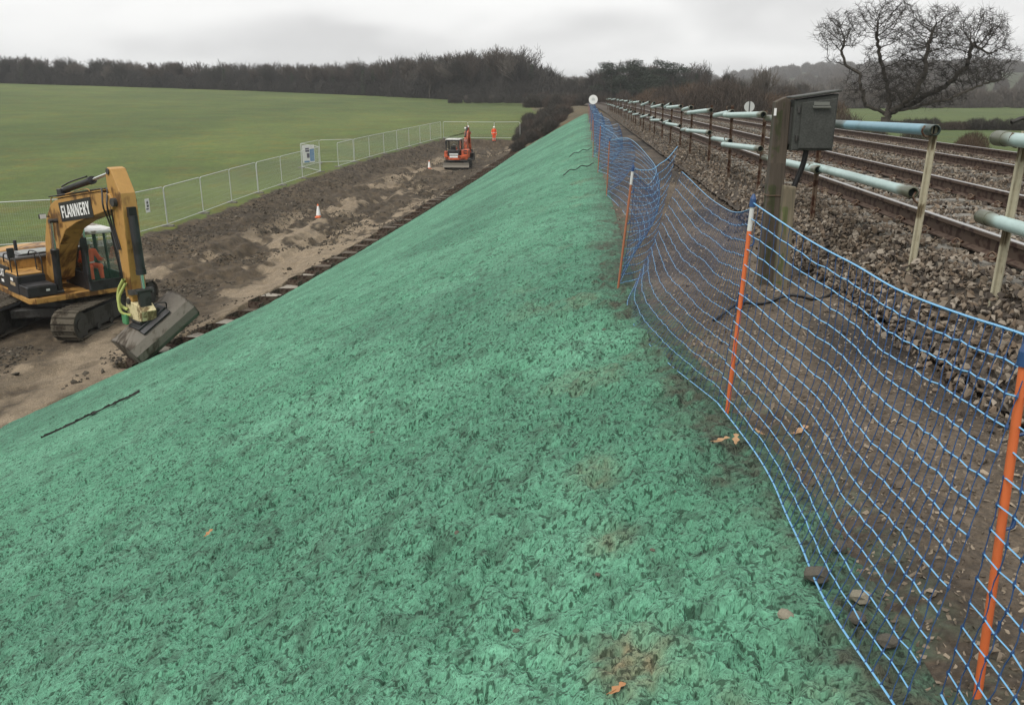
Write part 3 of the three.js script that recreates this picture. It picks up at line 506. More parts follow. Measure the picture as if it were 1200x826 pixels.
  for (let i = 3; i < stakes.length - 1; i++) {
    const p = stakes[i], q = stakes[i + 1], L = q.b[2] - p.b[2], k = Math.abs(L), top = [], bot = [];
    for (let m = 0; m <= 5; m++) { const u = m / 5, bl = Math.sin(Math.PI * u) * (0.3 + 0.25 * hash2(i, m, 8)), y = 1 - 0.22 * Math.sin(Math.PI * u) * hash2(i, m, 9); top.push([mix(p.t[0], q.t[0], u) + bl, mix(p.t[1], q.t[1], u) * y - 0.03, mix(p.t[2], q.t[2], u)]); bot.push([mix(p.b[0], q.b[0], u) + bl * 0.75, 0.04, mix(p.b[2], q.b[2], u)]); }
    net('distant span of crumpled blue netting toward the round white disc sign', curtain(top, bot, 0.2, 13 + i), k, 12, 0.0026, k < 6 ? 0.09 : 0.12);
  }
}
// ------------------------------------------------------------------ leaves, stones, clods and cords on the slope
{
  const leafShape = () => { const pts = []; for (let i = 0; i <= 24; i++) { const a = i / 24 * Math.PI * 2, lob = 0.62 + 0.38 * Math.cos(a * 7) * Math.abs(Math.sin(a)) ; pts.push([Math.cos(a) * 1, Math.sin(a) * 0.52 * lob]); } const g = new THREE.ShapeGeometry(new THREE.Shape(pts.map(p => new THREE.Vector2(...p)))); const p = g.attributes.position; for (let i = 0; i < p.count; i++) p.setZ(i, 0.22 * Math.abs(p.getY(i)) * 1.4 + 0.15 * Math.sin(p.getX(i) * 2.2)); g.rotateX(-Math.PI / 2); g.computeVertexNormals(); return merge([g]); };
  const blade = leafShape(), stalk = merge([cyl([-1.35, 0.02, 0.03], [0.7, 0.03, 0], 0.035, 0.02, 5)]), lm = std([0.34, 0.17, 0.075], 0.8), lm2 = std([0.36, 0.22, 0.115], 0.8);
  const leaf = (X, s, y, sz, turn, label, m = lm) => { const t = thing('fallen_leaf', label, 'leaf', [X, y, -s], turn, 'dead leaves lying on the ground'); mesh('blade', blade, m, t); mesh('stalk', stalk, m, t); t.scale.setScalar(sz); t.rotation.x = rr(-0.3, 0.3); t.rotation.z = rr(-0.2, 0.2); };
  leaf(-2.226, 4.527, slopeY(-2.226, 4.527) + 0.035, 0.032, 1.0, 'single brown oak leaf alone in the middle of the green slope');
  leaf(0.72, 3.95, 0.035, 0.045, 0.3, 'pair of tan leaves on green mulch beside the sleeved orange stake', lm2); leaf(0.79, 3.97, 0.035, 0.04, 1.4, 'pair of tan leaves on green mulch beside the sleeved orange stake', lm2);
  leaf(0.91, 4.05, 0.045, 0.035, 2.2, 'tan leaf caught at the foot of the netting', lm2); leaf(1.12, 4.05, 0.06, 0.045, 0.4, 'pinkish tan leaf on the earth behind the netting', lm2);
  leaf(0.15, 2.25, slopeY(0.15, 2.25) + 0.03, 0.035, 0.7, 'orange brown leaf by the worn tan patch in the mulch');
  const chip = (k) => { const g = new THREE.IcosahedronGeometry(1, 1), p = g.attributes.position; for (let i = 0; i < p.count; i++) { const x = p.getX(i), y = p.getY(i), z = p.getZ(i), f = 0.7 + 0.6 * vn(x * 1.4 + 9 * k, y * 1.4 + z * 1.2 + 4, 600 + k); p.setXYZ(i, x * f, y * f * 0.65, z * f * 0.85); } g.computeVertexNormals(); return merge([g]); };
  const sg = [chip(0), chip(1), chip(2)], cream = std([0.4, 0.36, 0.27], 0.9, { map: rep(TFine, 0.4) }), dull = std([0.16, 0.145, 0.115], 0.95, { map: rep(TFine, 0.4) });
  const stone = (X, s, y, sz, k, m, label) => { const t = mesh('stone', sg[k], m); t.position.set(X, y, -s); t.scale.setScalar(sz); t.rotation.y = rr(0, 6); tag(t, label, 'stone', 'loose stones by the netting'); };
  stone(0.713, 2.514, slopeY(0.713, 2.514) + 0.02, 0.03, 0, cream, 'cream stone lying alone on the green mulch');
  stone(0.975, 2.6, 0.035, 0.035, 1, cream, 'flat pale stone under the bottom strand of the net');
  stone(0.93, 2.5, 0.02, 0.03, 2, dull, 'dull brown stone beside the flat pale stone'); stone(0.99, 2.38, 0.02, 0.035, 0, dull, 'rounded brown stone under the net strands'); stone(0.87, 2.75, 0.025, 0.045, 1, dull, 'dark earthy stone at the edge of the green mulch'); stone(1.0, 2.95, 0.03, 0.03, 2, dull, 'small earthy stone inside the netting');
  for (const [X, s, k] of [[0.32, 3.05, 0], [0.1, 2.95, 1], [-0.2, 2.7, 2], [-0.55, 3.6, 0], [0.45, 3.5, 1], [-1.4, 5.4, 2], [-0.9, 6.8, 1], [0.2, 6.2, 0]]) { const m = mesh('soil_clod', sg[k], std([0.085, 0.075, 0.055], 1)); m.position.set(X, slopeY(X, s) + 0.012, -s); m.scale.set(rr(0.01, 0.02), 0.008, rr(0.01, 0.016)); m.rotation.y = rr(0, 6); tag(m, 'dark crumb of soil stuck on the green mulch', 'soil clod', 'crumbs of soil on the slope'); }
  // the torn dark seam low on the slope: a ragged near-black raised strip in place of the open gap
  const pts = []; for (let i = 0; i <= 60; i++) { const u = i / 60; pts.push([mix(-7.95, -6.72, u) + 0.05 * Math.sin(u * 9), mix(11.2, 11.92, u) + 0.06 * (vn(u * 8, 1, 620) - 0.5)]); }
  const seam = thing('torn_seam', 'dark ragged tear in the green mulch low on the slope', 'tear', [0, 0, 0]);
  mesh('dark_strip', grid(7, 61, (i, j) => { const [X, s] = pts[j], w = (0.006 + 0.065 * vn(j * 0.45, 2, 625)) * (j === 0 || j === 60 ? 0.1 : 1) * (vn(j * 0.22, 9, 626) > 0.3 ? 1 : 0.4), a = (i / 6 - 0.5) * 2, x = X + a * w * 0.6, z = s - a * w; return { p: [x, slopeY(x, z) + 0.02 + 0.04 * (1 - a * a) * (0.2 + vn(j * 0.9, i, 630)), -z], uv: [x, z] }; }, true), std([0.024, 0.026, 0.02], 1, { map: rep(TFine, 0.8) }), seam);
  const cord = (a, b, label) => { const p = []; for (let i = 0; i <= 12; i++) { const u = i / 12, X = mix(a[0], b[0], u), s = mix(a[1], b[1], u) + 0.15 * Math.sin(u * 5); p.push([X, slopeY(X, s) + 0.06 + 0.05 * Math.sin(u * 8) ** 2, -s]); } tag(mesh('cord', [tube(p, 0.012, 30, 5)], M.black), label, 'cord', 'dark cords over the top of the slope'); };
  cord([-0.35, 26.2], [0.32, 27.3], 'dark cord tied from the slope to a thin net stake, farther of two'); cord([-0.4, 19.9], [0.3, 21.1], 'dark cord trailing over the slope top, nearer of two');
  cord([1.0, 6.2], [2.2, 7.3], 'black cord lying across the earth path by the cabinet post');
}
// ------------------------------------------------------------------ sheet piles along the foot of the slope
{
  const w = 0.0125, P = 1.4, prof = [[0, -0.3], [0.32, -0.3], [0.43, 0.3], [1.09, 0.3], [1.2, -0.3], [1.4, -0.3]];
  const inner = prof.map(([a, b]) => [a, b - w * 2]).reverse(), g0 = merge([ext([...prof, ...inner], 1.7, -1.7).rotateX(-Math.PI / 2)]);
  const fill = merge([ext([[1.09, 0.33], [1.83, 0.33], [1.72, -0.27], [1.2, -0.27]], 1.2, -1.2).rotateX(-Math.PI / 2).translate(0, -0.04, 0)]), pans = scene.getObjectByName('excavated_ground'), clay = [std([0.5, 0.45, 0.375], 0.95, { map: rep(TFine, 0.7) }), std([0.17, 0.135, 0.098], 0.95, { map: rep(TFine, 0.7) })];
  let s = 20.6, k = 0;
  while (s < 92) {
    const X0 = toeX(s) - 0.05, X1 = toeX(s + P) - 0.05, a = Math.atan2(-(X1 - X0), P);
    const t = mesh('sheet_pile', g0, M.pile); t.position.set(X0 - 0.12, toeY(s) + 0.13 + 0.13 * (hash2(k, 3, 7) - 0.5), -s);
    t.rotation.y = Math.PI / 2 + a; tag(t, 'dark rusty steel sheet pile in the zigzag wall at the slope foot', 'sheet pile', 'steel sheet piles along the foot of the slope');
    const f = mesh('packed_soil', fill, clay[s < 31 && k % 4 !== 3 ? 0 : 1], pans); f.position.copy(t.position); f.position.y += 0.035 - 0.09 * hash2(k, 5, 9); f.rotation.y = t.rotation.y;
    s += P * Math.cos(a); k++;
  }
}
// ------------------------------------------------------------------ site fence
const fencePanel = (() => {
  const cache = new Map();
  const geo = W => {
    const key = W.toFixed(2); if (cache.has(key)) return cache.get(key);
    const r = 0.022, h = 1.95, c = 0.16;
    const frame = [0, W].map(x => merge([cyl([x, 0.05, 0], [x, h - c, 0], r, r, 8)]));
    const top = merge([cyl([c, h, 0], [W - c, h, 0], r, r, 8), tube([[0, h - c, 0], [0.03, h - 0.05, 0], [c, h, 0]], r, 8, 6), tube([[W, h - c, 0], [W - 0.03, h - 0.05, 0], [W - c, h, 0]], r, 8, 6)]);
    const bot = merge([cyl([0, 0.12, 0], [W, 0.12, 0], r * 0.9, r * 0.9, 8)]);
    const wires = []; const n = Math.round(W / 0.09);
    for (let i = 1; i < n; i++) wires.push(bx(i / n * W, h / 2 + 0.05, 0, 0.0025, h - 0.15, 0.0025)); for (let j = 1; j < 7; j++) wires.push(bx(W / 2, 0.12 + j * 0.26, 0.004, W, 0.0025, 0.0025));
    const feet = [0, W].map(x => merge([bx(x, 0.03, 0, 0.22, 0.12, 0.6, 0, 0, 0, 0.02)]));
    const o = { frame, top, bot, wires: merge(wires), feet }; cache.set(key, o); return o;
  };
  return (a, b, label) => {       // a, b = [X, y, s]
    const dx = b[0] - a[0], dy = b[1] - a[1], dz = -(b[2] - a[2]), W = Math.hypot(dx, dz), q = geo(Math.round((W - 0.05) * 10) / 10);
    const t = thing('mesh_fence', label, 'fence panel', [a[0], a[1] - 0.02, -a[2]], -Math.atan2(dz, dx), 'panels of the galvanised site fence');
    q.frame.forEach(f => mesh('upright', f, M.galv, t)); mesh('top_tube', q.top, M.galv, t); mesh('bottom_tube', q.bot, M.galv, t); mesh('wire_infill', q.wires, M.wire, t).userData.kind = 'stuff';
    q.feet.slice(0, 1).forEach(f => mesh('foot_block', f, M.concrete, t));
    t.rotation.z = Math.atan2(dy, W);
    return t;
  };
})();
{
  const line = [[-35.4, 31.4], [-32.0, 32.4], [-28.6, 33.5], [-25.4, 34.9], [-22.6, 36.4], [-20.6, 38.1], [-20.2, 41.0], [-20.2, 45.2], [-20.3, 49.4], [-20.3, 53.8], [-20.2, 58.0], [-20.1, 62.2], [-20.0, 66.2], [-19.7, 70.4], [-19.4, 74.6], [-19.1, 78.8], [-18.7, 83], [-18.3, 87.2], [-17.9, 91.4], [-17.5, 95.6], [-17.1, 100], [-16.6, 104.6]];
  const at = ([x, s]) => [x - 0.25, fieldY(x - 0.25, s) + 0.02, s];
  for (let i = 0; i < line.length - 1; i++) if (i !== 12) fencePanel(at(line[i]), at(line[i + 1]), line[i][1] < 38 ? 'galvanised mesh fence panel standing behind the yellow excavator' : 'galvanised mesh fence panel between the field and the excavated strip');
  const end = [[-16.6, 104.8], [-13.6, 104.6], [-10.4, 104.4], [-7.3, 104.2]].map(([x, s]) => [x, fieldY(x, s) + 0.02, s]);
  for (let i = 0; i < 3; i++) fencePanel(end[i], end[i + 1], 'galvanised mesh fence panel closing the end behind the standing worker');
  // the recess that steps back into the field
  const al = [[-20.25, 66.4], [-22.7, 69.4], [-22.3, 73.2], [-19.7, 74.5]].map(([x, s]) => [x, fieldY(x, s) + 0.02, s]);
  for (let i = 0; i < 3; i++) fencePanel(al[i], al[i + 1], 'galvanised mesh fence panel of the recess that holds the notice boards');
  const sign = (name, pos, turn, label, build) => { const t = thing(name, label, 'sign', pos, turn); build(t); };
  sign('fence_sign', [-20.55, fieldY(-20.5, 39.6) + 0.95, -39.3], 1.52, 'small white notice with a dark figure wired to the fence', t => { mesh('board', [bx(0, 0.32, 0.05, 0.36, 0.64, 0.01)], M.white, t); mesh('printed_figure', [bx(0.0, 0.46, 0.058, 0.12, 0.12, 0.004, 0, 0, 0.5), bx(0.02, 0.3, 0.058, 0.16, 0.1, 0.004), bx(-0.04, 0.16, 0.058, 0.2, 0.06, 0.004)], M.plateBlack, t); });
  const yb = fieldY(-22.3, 69) + 0.02;
  sign('notice_board', [-21.55, yb + 0.5, -67.6], 0.95, 'white and blue notice board hung on the fence recess', t => { mesh('board', [bx(0, 0.75, 0.06, 1.15, 1.35, 0.012)], M.white, t); mesh('blue_panel', [bx(0.33, 0.65, 0.07, 0.42, 0.95, 0.006), bx(-0.2, 0.16, 0.07, 0.5, 0.12, 0.006)], std([0.09, 0.22, 0.42], 0.6), t); mesh('dark_print', [bx(-0.12, 1.05, 0.07, 0.36, 0.3, 0.006), bx(-0.05, 0.62, 0.07, 0.26, 0.36, 0.006)], std([0.06, 0.05, 0.09], 0.6), t); });
  sign('warning_board', [-22.05, yb + 0.55, -68.2], 1.2, 'narrow tall white board beside the blue notice board', t => { mesh('board', [bx(0, 0.65, 0.06, 0.45, 1.3, 0.012)], M.white, t); mesh('red_print', [bx(0, 0.2, 0.07, 0.3, 0.22, 0.006)], std([0.35, 0.08, 0.09], 0.6), t); });
}
// ------------------------------------------------------------------ cones
{
  const cone = (X, s, label) => {
    const t = thing('traffic_cone', label, 'cone', [X, digY(X, s), -s], rr(0, 1), 'cones in the excavated strip');
    mesh('base', [bx(0, 0.02, 0, 0.4, 0.04, 0.4, 0, 0, 0, 0.015)], M.orangePost, t);
    mesh('body', [new THREE.LatheGeometry([[0.14, 0.04], [0.132, 0.09], [0.125, 0.13], [0.0, 0.13]].map(p => new THREE.Vector2(...p)), 16), new THREE.LatheGeometry([[0.05, 0.64], [0.035, 0.74], [0, 0.745]].map(p => new THREE.Vector2(...p)), 16)], M.orangePost, t);
    mesh('reflective_sleeve', [new THREE.LatheGeometry([[0.128, 0.125], [0.05, 0.64]].map(p => new THREE.Vector2(...p)), 16)], M.white, t);
  };
  cone(-14.5, 46.6, 'traffic cone with white sleeve on the mud beside the pale clay patch'); cone(-13.35, 75.9, 'traffic cone with white sleeve on the mud beside the red mini excavator');
}
// ------------------------------------------------------------------ round signs by the line
{
  const disc = (X, s, y, r, back, label, y0) => {
    const t = thing('track_sign', label, 'sign', [X, y0, -s], 0), h = y - y0;
    mesh('post', [cyl([0, -0.2, 0], [0, h + r * 0.5, 0], 0.035, 0.035, 8)], M.darkSteel, t);
    mesh('disc', [cyl([0, h, 0.045], [0, h, 0.06], r, r, 28)], back ? M.galv : M.white, t);
    if (back) mesh('stiffener', [bx(0, h, 0.07, 0.07, r * 2, 0.02)], M.darkSteel, t);
    else mesh('faint_mark', [bx(0, h, 0.0615, 0.3, 0.2, 0.002), bx(0, h + 0.14, 0.0615, 0.16, 0.06, 0.002)], M.galv, t);
  };
  disc(1.0, 84, 1.3, 0.42, false, 'round white disc sign at the far end of the netting', 0);
  disc(11.05, 60, 0.95, 0.34, true, 'grey back of a round sign beyond the tracks', fieldY(11, 60));
}
// ------------------------------------------------------------------ yellow excavator
const font = await new FontLoader().loadAsync('fonts/droid/droid_sans_bold.typeface.json');
function words(txt, w, h, depth = 0.006) { const g = new TextGeometry(txt, { font, size: 1, depth: 1, curveSegments: 3, bevelEnabled: false }); g.computeBoundingBox(); const b = g.boundingBox; return g.translate(-(b.min.x + b.max.x) / 2, -(b.min.y + b.max.y) / 2, 0).scale(w / (b.max.x - b.min.x), h / (b.max.y - b.min.y), depth); }
function trackUnit(parent, L, H, W, cx, mats, dz = 0) {        // one crawler track lying along z, centred on cx
  const r = H / 2 - 0.04, straight = L - H, shoes = [], per = 2 * straight + 2 * Math.PI * r, n = Math.round(per / 0.19);
  for (let i = 0; i < n; i++) {
    let d = i / n * per, y, z, a;
    if (d < straight) { z = -straight / 2 + d; y = H - 0.04; a = 0; } else if (d < straight + Math.PI * r) { const q = (d - straight) / r; z = straight / 2 + Math.sin(q) * r; y = H / 2 + Math.cos(q) * r; a = q; }
    else if (d < 2 * straight + Math.PI * r) { z = straight / 2 - (d - straight - Math.PI * r); y = 0.04; a = Math.PI; } else { const q = (d - 2 * straight - Math.PI * r) / r; z = -straight / 2 - Math.sin(q) * r; y = H / 2 - Math.cos(q) * r; a = Math.PI + q; }
    shoes.push(bx(0, 0, 0, W, 0.035, 0.175).rotateX(a).translate(cx, y, z), bx(0, 0.03, 0.06, W, 0.03, 0.02).rotateX(a).translate(cx, y, z));
  }
  const t = new THREE.Group(); t.name = 'crawler_track'; t.position.z = dz; parent.add(t);
  mesh('track_shoes', shoes, mats.shoe, t).userData.kind = 'stuff';
  mesh('track_frame', [ext([[-straight / 2 - 0.1, 0.16], [straight / 2 + 0.1, 0.16], [straight / 2, H - 0.2], [-straight / 2, H - 0.2]], W * 0.6, -W * 0.3, 0.02).rotateY(-Math.PI / 2).translate(cx, 0, 0)], mats.frame, t);
  for (const e of [-1, 1]) mesh(e < 0 ? 'drive_sprocket' : 'idler', [cyl([cx - W * 0.42, H / 2, e * straight / 2], [cx + W * 0.42, H / 2, e * straight / 2], r - 0.03, r - 0.03, 24), cyl([cx - W * 0.46, H / 2, e * straight / 2], [cx + W * 0.46, H / 2, e * straight / 2], r * 0.45, r * 0.45, 18)], mats.frame, t);
  for (let k = 0; k < 6; k++) { const z = mix(-straight / 2 + 0.3, straight / 2 - 0.3, k / 5); mesh('roller', [cyl([cx - W * 0.36, 0.17, z], [cx + W * 0.36, 0.17, z], 0.1, 0.1, 12)], mats.frame, t); }
}
const EX = { X: -16.2, s: 25 };
{
  const gy = digY(EX.X, EX.s) - 0.02, t = thing('tracked_excavator', 'large yellow tracked excavator with a wide grading bucket on the mud', 'excavator', [EX.X, gy, -EX.s]);
  const A = -39 * D2R, up = list => list.map(g => g.rotateY(A));
  for (const x of [-1.3, 1.3]) trackUnit(t, 5.2, 0.92, 0.7, x, { shoe: M.muddy, frame: M.darkSteel }, -0.35);
  mesh('undercarriage', [bx(0, 0.62, 0, 2.1, 0.4, 1.1, 0, 0, 0, 0.04), bx(0, 0.55, 0.55, 2.3, 0.28, 0.45, 0, 0.35, 0, 0.04), bx(0, 0.55, -0.55, 2.3, 0.28, 0.45, 0, -0.35, 0, 0.04)], M.darkSteel, t);
  mesh('slew_ring', [cyl([0, 0.8, 0], [0, 1.1, 0], 0.62, 0.62, 28)], M.darkSteel, t);
  mesh('deck', up([ext([[-2.3, -1.3], [1.35, -1.36], [1.5, -1.2], [1.5, 1.2], [1.35, 1.36], [-2.3, 1.3]], 0.17, 0, 0.02).rotateX(-Math.PI / 2).translate(0, 1.08, 0)]), M.yellow, t);
  const cw = []; for (let i = 0; i <= 12; i++) { const a = -1.15 + 2.3 * i / 12; cw.push([-1.35 - Math.cos(a) * 1.45, Math.sin(a) * 1.46]); } cw.push([-1.75, 1.3], [-1.75, -1.3]);
  mesh('counterweight', up([ext(cw, 1.05, 0, 0.06).rotateX(-Math.PI / 2).translate(0, 1.2, 0)]), M.yellow, t);
  const hood = mesh('engine_hood', up([bx(-1.05, 1.7, 0, 1.35, 0.9, 2.5, 0, 0, 0, 0.06), bx(-0.25, 1.55, 0.92, 0.5, 0.62, 0.84, 0, 0, 0, 0.04)]), M.yellow, t);
  mesh('hood_top', up([bx(-1.1, 2.17, 0.02, 1.5, 0.09, 2.4, 0, 0, 0, 0.03), bx(-0.9, 2.24, 0.3, 0.8, 0.06, 1.2, 0, 0, 0, 0.02)]), std([0.1, 0.1, 0.1], 0.35), hood);
  for (let k = 0; k < 7; k++) mesh('grille_slat', up([bx(-1.1 + k * 0.1, 2.28, 0.3, 0.04, 0.02, 1.0)]), M.galv, hood);
  mesh('exhaust', up([cyl([-1.3, 2.2, 0.7], [-1.3, 2.6, 0.7], 0.055, 0.05, 12)]), M.black, hood);
  const side = mesh('side_panel', up([bx(0.15, 1.53, 0.98, 1.0, 0.55, 0.8, 0, 0, 0, 0.03), bx(-0.95, 1.62, 1.265, 1.2, 0.66, 0.05, 0, 0, 0, 0.015)]), M.black, t);
  mesh('tank_top', up([bx(0.12, 1.83, 0.98, 0.92, 0.05, 0.72, 0, 0, 0, 0.02)]), M.yellow, side);
  mesh('maker_lettering', up([words('CAT', 0.46, 0.24).translate(-1.0, 1.72, 1.293)]), M.white, side);
  mesh('decal', up([bx(-1.0, 1.46, 1.294, 0.22, 0.09, 0.004), bx(0.2, 1.68, 1.384, 0.22, 0.09, 0.004)]), M.white, side);
  mesh('decal_stripe', up([bx(0.25, 1.55, 1.384, 0.44, 0.1, 0.004)]), std([0.36, 0.27, 0.16], 0.6), side);
  mesh('tool_box', up([bx(1.02, 1.42, 0.95, 0.72, 0.32, 0.82, 0, 0, 0, 0.03), bx(1.02, 1.585, 0.95, 0.66, 0.02, 0.7)]), M.black, t);
  mesh('toolbox_latch', up([bx(1.385, 1.44, 0.8, 0.015, 0.06, 0.1)]), M.galv, t);
  for (const z of [0.62, 1.32]) mesh('handrail', up([tube([[0.6, 1.75, z], [0.6, 2.25, z], [0.45, 2.38, z], [-0.3, 2.38, z], [-0.45, 2.3, z], [-0.5, 2.1, z]], 0.02, 40, 6), tube([[0.1, 1.85, z], [0.08, 2.36, z]], 0.018, 8, 6)]), M.black, t);
  for (const z of [-0.45, 1.3]) mesh('mirror', up([bx(-0.2 + (z < 0 ? 1.6 : 0.7), z < 0 ? 2.7 : 2.5, z + 0.08, 0.05, 0.3, 0.2, 0, 0, 0, 0.02), cyl([(z < 0 ? 1.4 : 0.5), z < 0 ? 2.85 : 2.3, z], [-0.2 + (z < 0 ? 1.6 : 0.7), z < 0 ? 2.75 : 2.5, z + 0.08], 0.012)]), M.black, t);
  // cab
  const cab = new THREE.Group(); cab.name = 'cab'; t.add(cab);
  const z0 = -1.36, z1 = -0.36, xb = -0.3, xf = 1.5, yb = 1.25, yt = 2.92;
  mesh('cab_frame', up([cyl([xf, yb, z0], [xf - 0.25, yt, z0 + 0.06], 0.045), cyl([xf, yb, z1], [xf - 0.25, yt, z1 - 0.06], 0.045), cyl([xb, yb, z0], [xb + 0.05, yt, z0 + 0.06], 0.06), cyl([xb, yb, z1], [xb + 0.05, yt, z1 - 0.06], 0.06), cyl([0.55, yb, z0], [0.55, yt, z0 + 0.05], 0.04),
    bx(0.6, yb + 0.2, z0, 1.8, 0.42, 0.05), bx(0.6, yb + 0.25, z1, 1.8, 0.5, 0.05), bx(xb, yb + 0.5, -0.86, 0.06, 1.0, 1.0), bx(xf - 0.02, yb + 0.12, -0.86, 0.05, 0.3, 1.0), bx(0.6, yb + 0.02, -0.86, 1.8, 0.05, 1.0)]), M.black, cab);
  mesh('cab_roof', up([bx(0.52, yt + 0.05, -0.86, 1.75, 0.12, 1.04, 0, 0, 0, 0.05)]), M.roofWhite, cab);
  mesh('beacon', up([cyl([0.1, yt + 0.1, -0.6], [0.1, yt + 0.24, -0.6], 0.06, 0.05, 12)]), std([0.02, 0.35, 0.15], 0.3), cab);
  mesh('windscreen', up([bx(xf - 0.13, 2.15, -0.86, 0.008, 1.45, 0.86, 0, 0, 0.15)]), M.glass, cab);
  mesh('window', up([bx(1.0, 2.2, z0 + 0.02, 0.8, 1.25, 0.008)]), M.glass, cab); mesh('window', up([bx(0.55, 2.25, z1 - 0.03, 1.55, 1.2, 0.008)]), M.glass, cab); mesh('window', up([bx(0.1, 2.2, z0 + 0.02, 0.75, 1.25, 0.008)]), M.glass, cab);
  mesh('operator_seat', up([bx(0.3, 1.6, -0.86, 0.5, 0.14, 0.5, 0, 0, 0, 0.05), bx(0.03, 1.98, -0.86, 0.13, 0.78, 0.48, 0, 0, 0.1, 0.05), bx(0.3, 1.4, -0.86, 0.4, 0.3, 0.4)]), M.black, cab);
  mesh('control_console', up([bx(0.45, 1.72, -0.52, 0.4, 0.12, 0.12, 0, 0, 0, 0.03), bx(0.45, 1.72, -1.2, 0.4, 0.12, 0.12, 0, 0, 0, 0.03), cyl([0.62, 1.75, -0.52], [0.65, 1.96, -0.52], 0.016), cyl([0.62, 1.75, -1.2], [0.65, 1.96, -1.2], 0.016)]), M.black, cab);
  const arm = list => up(list.map(g => g.translate(0, -1.5, 0).scale(1, 0.87, 1).translate(0, 1.5, 0)));
  // boom
  const bz = 0.27, BP = [[-0.22, 1.62], [0.12, 2.9], [0.55, 3.75], [1.05, 4.22], [1.5, 4.42], [2.6, 4.62], [4.9, 4.98], [5.45, 4.95], [5.62, 4.72], [5.5, 4.5], [4.9, 4.36], [2.9, 3.82], [1.95, 3.45], [1.35, 2.9], [0.9, 2.2], [0.62, 1.6], [0.2, 1.42]];
  const boom = mesh('boom', arm([ext(BP, bz * 2, -bz, 0.025)]), M.yellow, t);
  mesh('boom_flange', arm([bx(3.3, 4.76, 0, 3.7, 0.03, 0.6, 0, 0, 0.155)]), M.yellow, boom);
  mesh('name_plate', arm([bx(0, 0, 0, 2.45, 0.62, 0.012).rotateZ(0.17).translate(3.0, 4.24, bz + 0.008)]), M.plateBlack, boom);
  mesh('lettering', arm([words('FLANNERY', 2.15, 0.4, 0.006).rotateZ(0.17).translate(3.0, 4.24, bz + 0.015)]), M.white, boom);
  mesh('name_plate', arm([bx(0, 0, 0, 2.45, 0.62, 0.012).rotateZ(0.17).translate(3.0, 4.24, -bz - 0.008)]), M.plateBlack, boom);
  mesh('work_lamp', arm([cyl([0.82, 3.8, 0.2], [0.82, 3.8, 0.46], 0.02), bx(0.84, 3.82, 0.47, 0.1, 0.17, 0.2, 0, 0, 0, 0.03)]), M.black, boom);
  mesh('lamp_lens', arm([bx(0.9, 3.82, 0.47, 0.012, 0.14, 0.17)]), M.white, boom);
  for (const z of [-0.42, 0.42]) { mesh('boom_cylinder', arm([cyl([1.15, 1.25, z], [1.28, 2.7, z], 0.105, 0.105, 16), cyl([1.26, 2.6, z], [1.285, 2.75, z], 0.12, 0.12, 16), cyl([1.15, 1.25, z - 0.1], [1.15, 1.25, z + 0.1], 0.13, 0.13, 16)]), M.black, t); mesh('boom_rod', arm([cyl([1.28, 2.7, z], [1.42, 3.72, z], 0.055, 0.055, 12)]), M.chrome, t); }
  mesh('boom_pin', arm([cyl([1.42, 3.72, -0.5], [1.42, 3.72, 0.5], 0.07, 0.07, 14)]), M.darkSteel, t);
  mesh('stick_cylinder', arm([cyl([1.55, 4.72, 0], [3.7, 5.2, 0], 0.1, 0.1, 16), cyl([3.6, 5.18, 0], [3.76, 5.215, 0], 0.125, 0.125, 16), bx(1.5, 4.6, 0, 0.3, 0.34, 0.3, 0, 0, 0.1, 0.03), tube([[1.7, 4.86, 0.1], [2.4, 5.06, 0.1], [3.6, 5.32, 0.08]], 0.025, 16, 6)]), M.black, t);
  mesh('stick_rod', arm([cyl([3.7, 5.2, 0], [5.35, 5.6, 0], 0.05, 0.05, 12)]), M.chrome, t);
  for (const z of [-0.15, -0.05, 0.06, 0.16]) mesh('hydraulic_hose', arm([tube([[1.2, 4.5, z * 2], [2.6, 4.72, z], [4.6, 5.02, z * 1.3], [5.2, 5.05, z * 1.4 + 0.12], [5.45, 4.6, z + 0.3], [5.35, 4.1, z * 0.5 + 0.24], [5.6, 3.3, z * 0.4 + 0.24]], 0.022, 50, 6)]), M.black, t);
  mesh('grab_rail', arm([tube([[0.9, 4.2, 0.2], [1.0, 4.42, 0.2], [2.2, 4.66, 0.2], [3.9, 4.96, 0.2], [4.0, 4.9, 0.2]], 0.016, 40, 5)]), M.yellow, t);
  // stick, bucket
  const stick = mesh('stick', arm([ext([[5.2, 5.5], [5.36, 5.72], [5.55, 5.68], [5.95, 5.0], [6.0, 4.5], [5.86, 1.75], [5.68, 1.6], [5.5, 1.72], [5.38, 3.6], [5.25, 4.5], [5.2, 4.95]], 0.4, -0.2, 0.02)]), M.yellow, t);
  mesh('pin_boss', arm([cyl([5.62, 4.72, -0.3], [5.62, 4.72, 0.3], 0.13, 0.13, 16), cyl([5.4, 5.6, -0.23], [5.4, 5.6, 0.23], 0.09, 0.09, 14), cyl([5.68, 1.72, -0.26], [5.68, 1.72, 0.26], 0.09, 0.09, 14)]), M.darkSteel, stick);
  mesh('bucket_cylinder', arm([cyl([6.08, 4.35, 0], [6.16, 2.7, 0], 0.115, 0.115, 16), bx(6.0, 4.45, 0, 0.24, 0.3, 0.2), cyl([6.16, 2.75, 0], [6.165, 2.6, 0], 0.13, 0.13, 16)]), M.black, t);
  mesh('bucket_rod', arm([cyl([6.16, 2.6, 0], [6.18, 2.15, 0], 0.05)]), M.chrome, t);
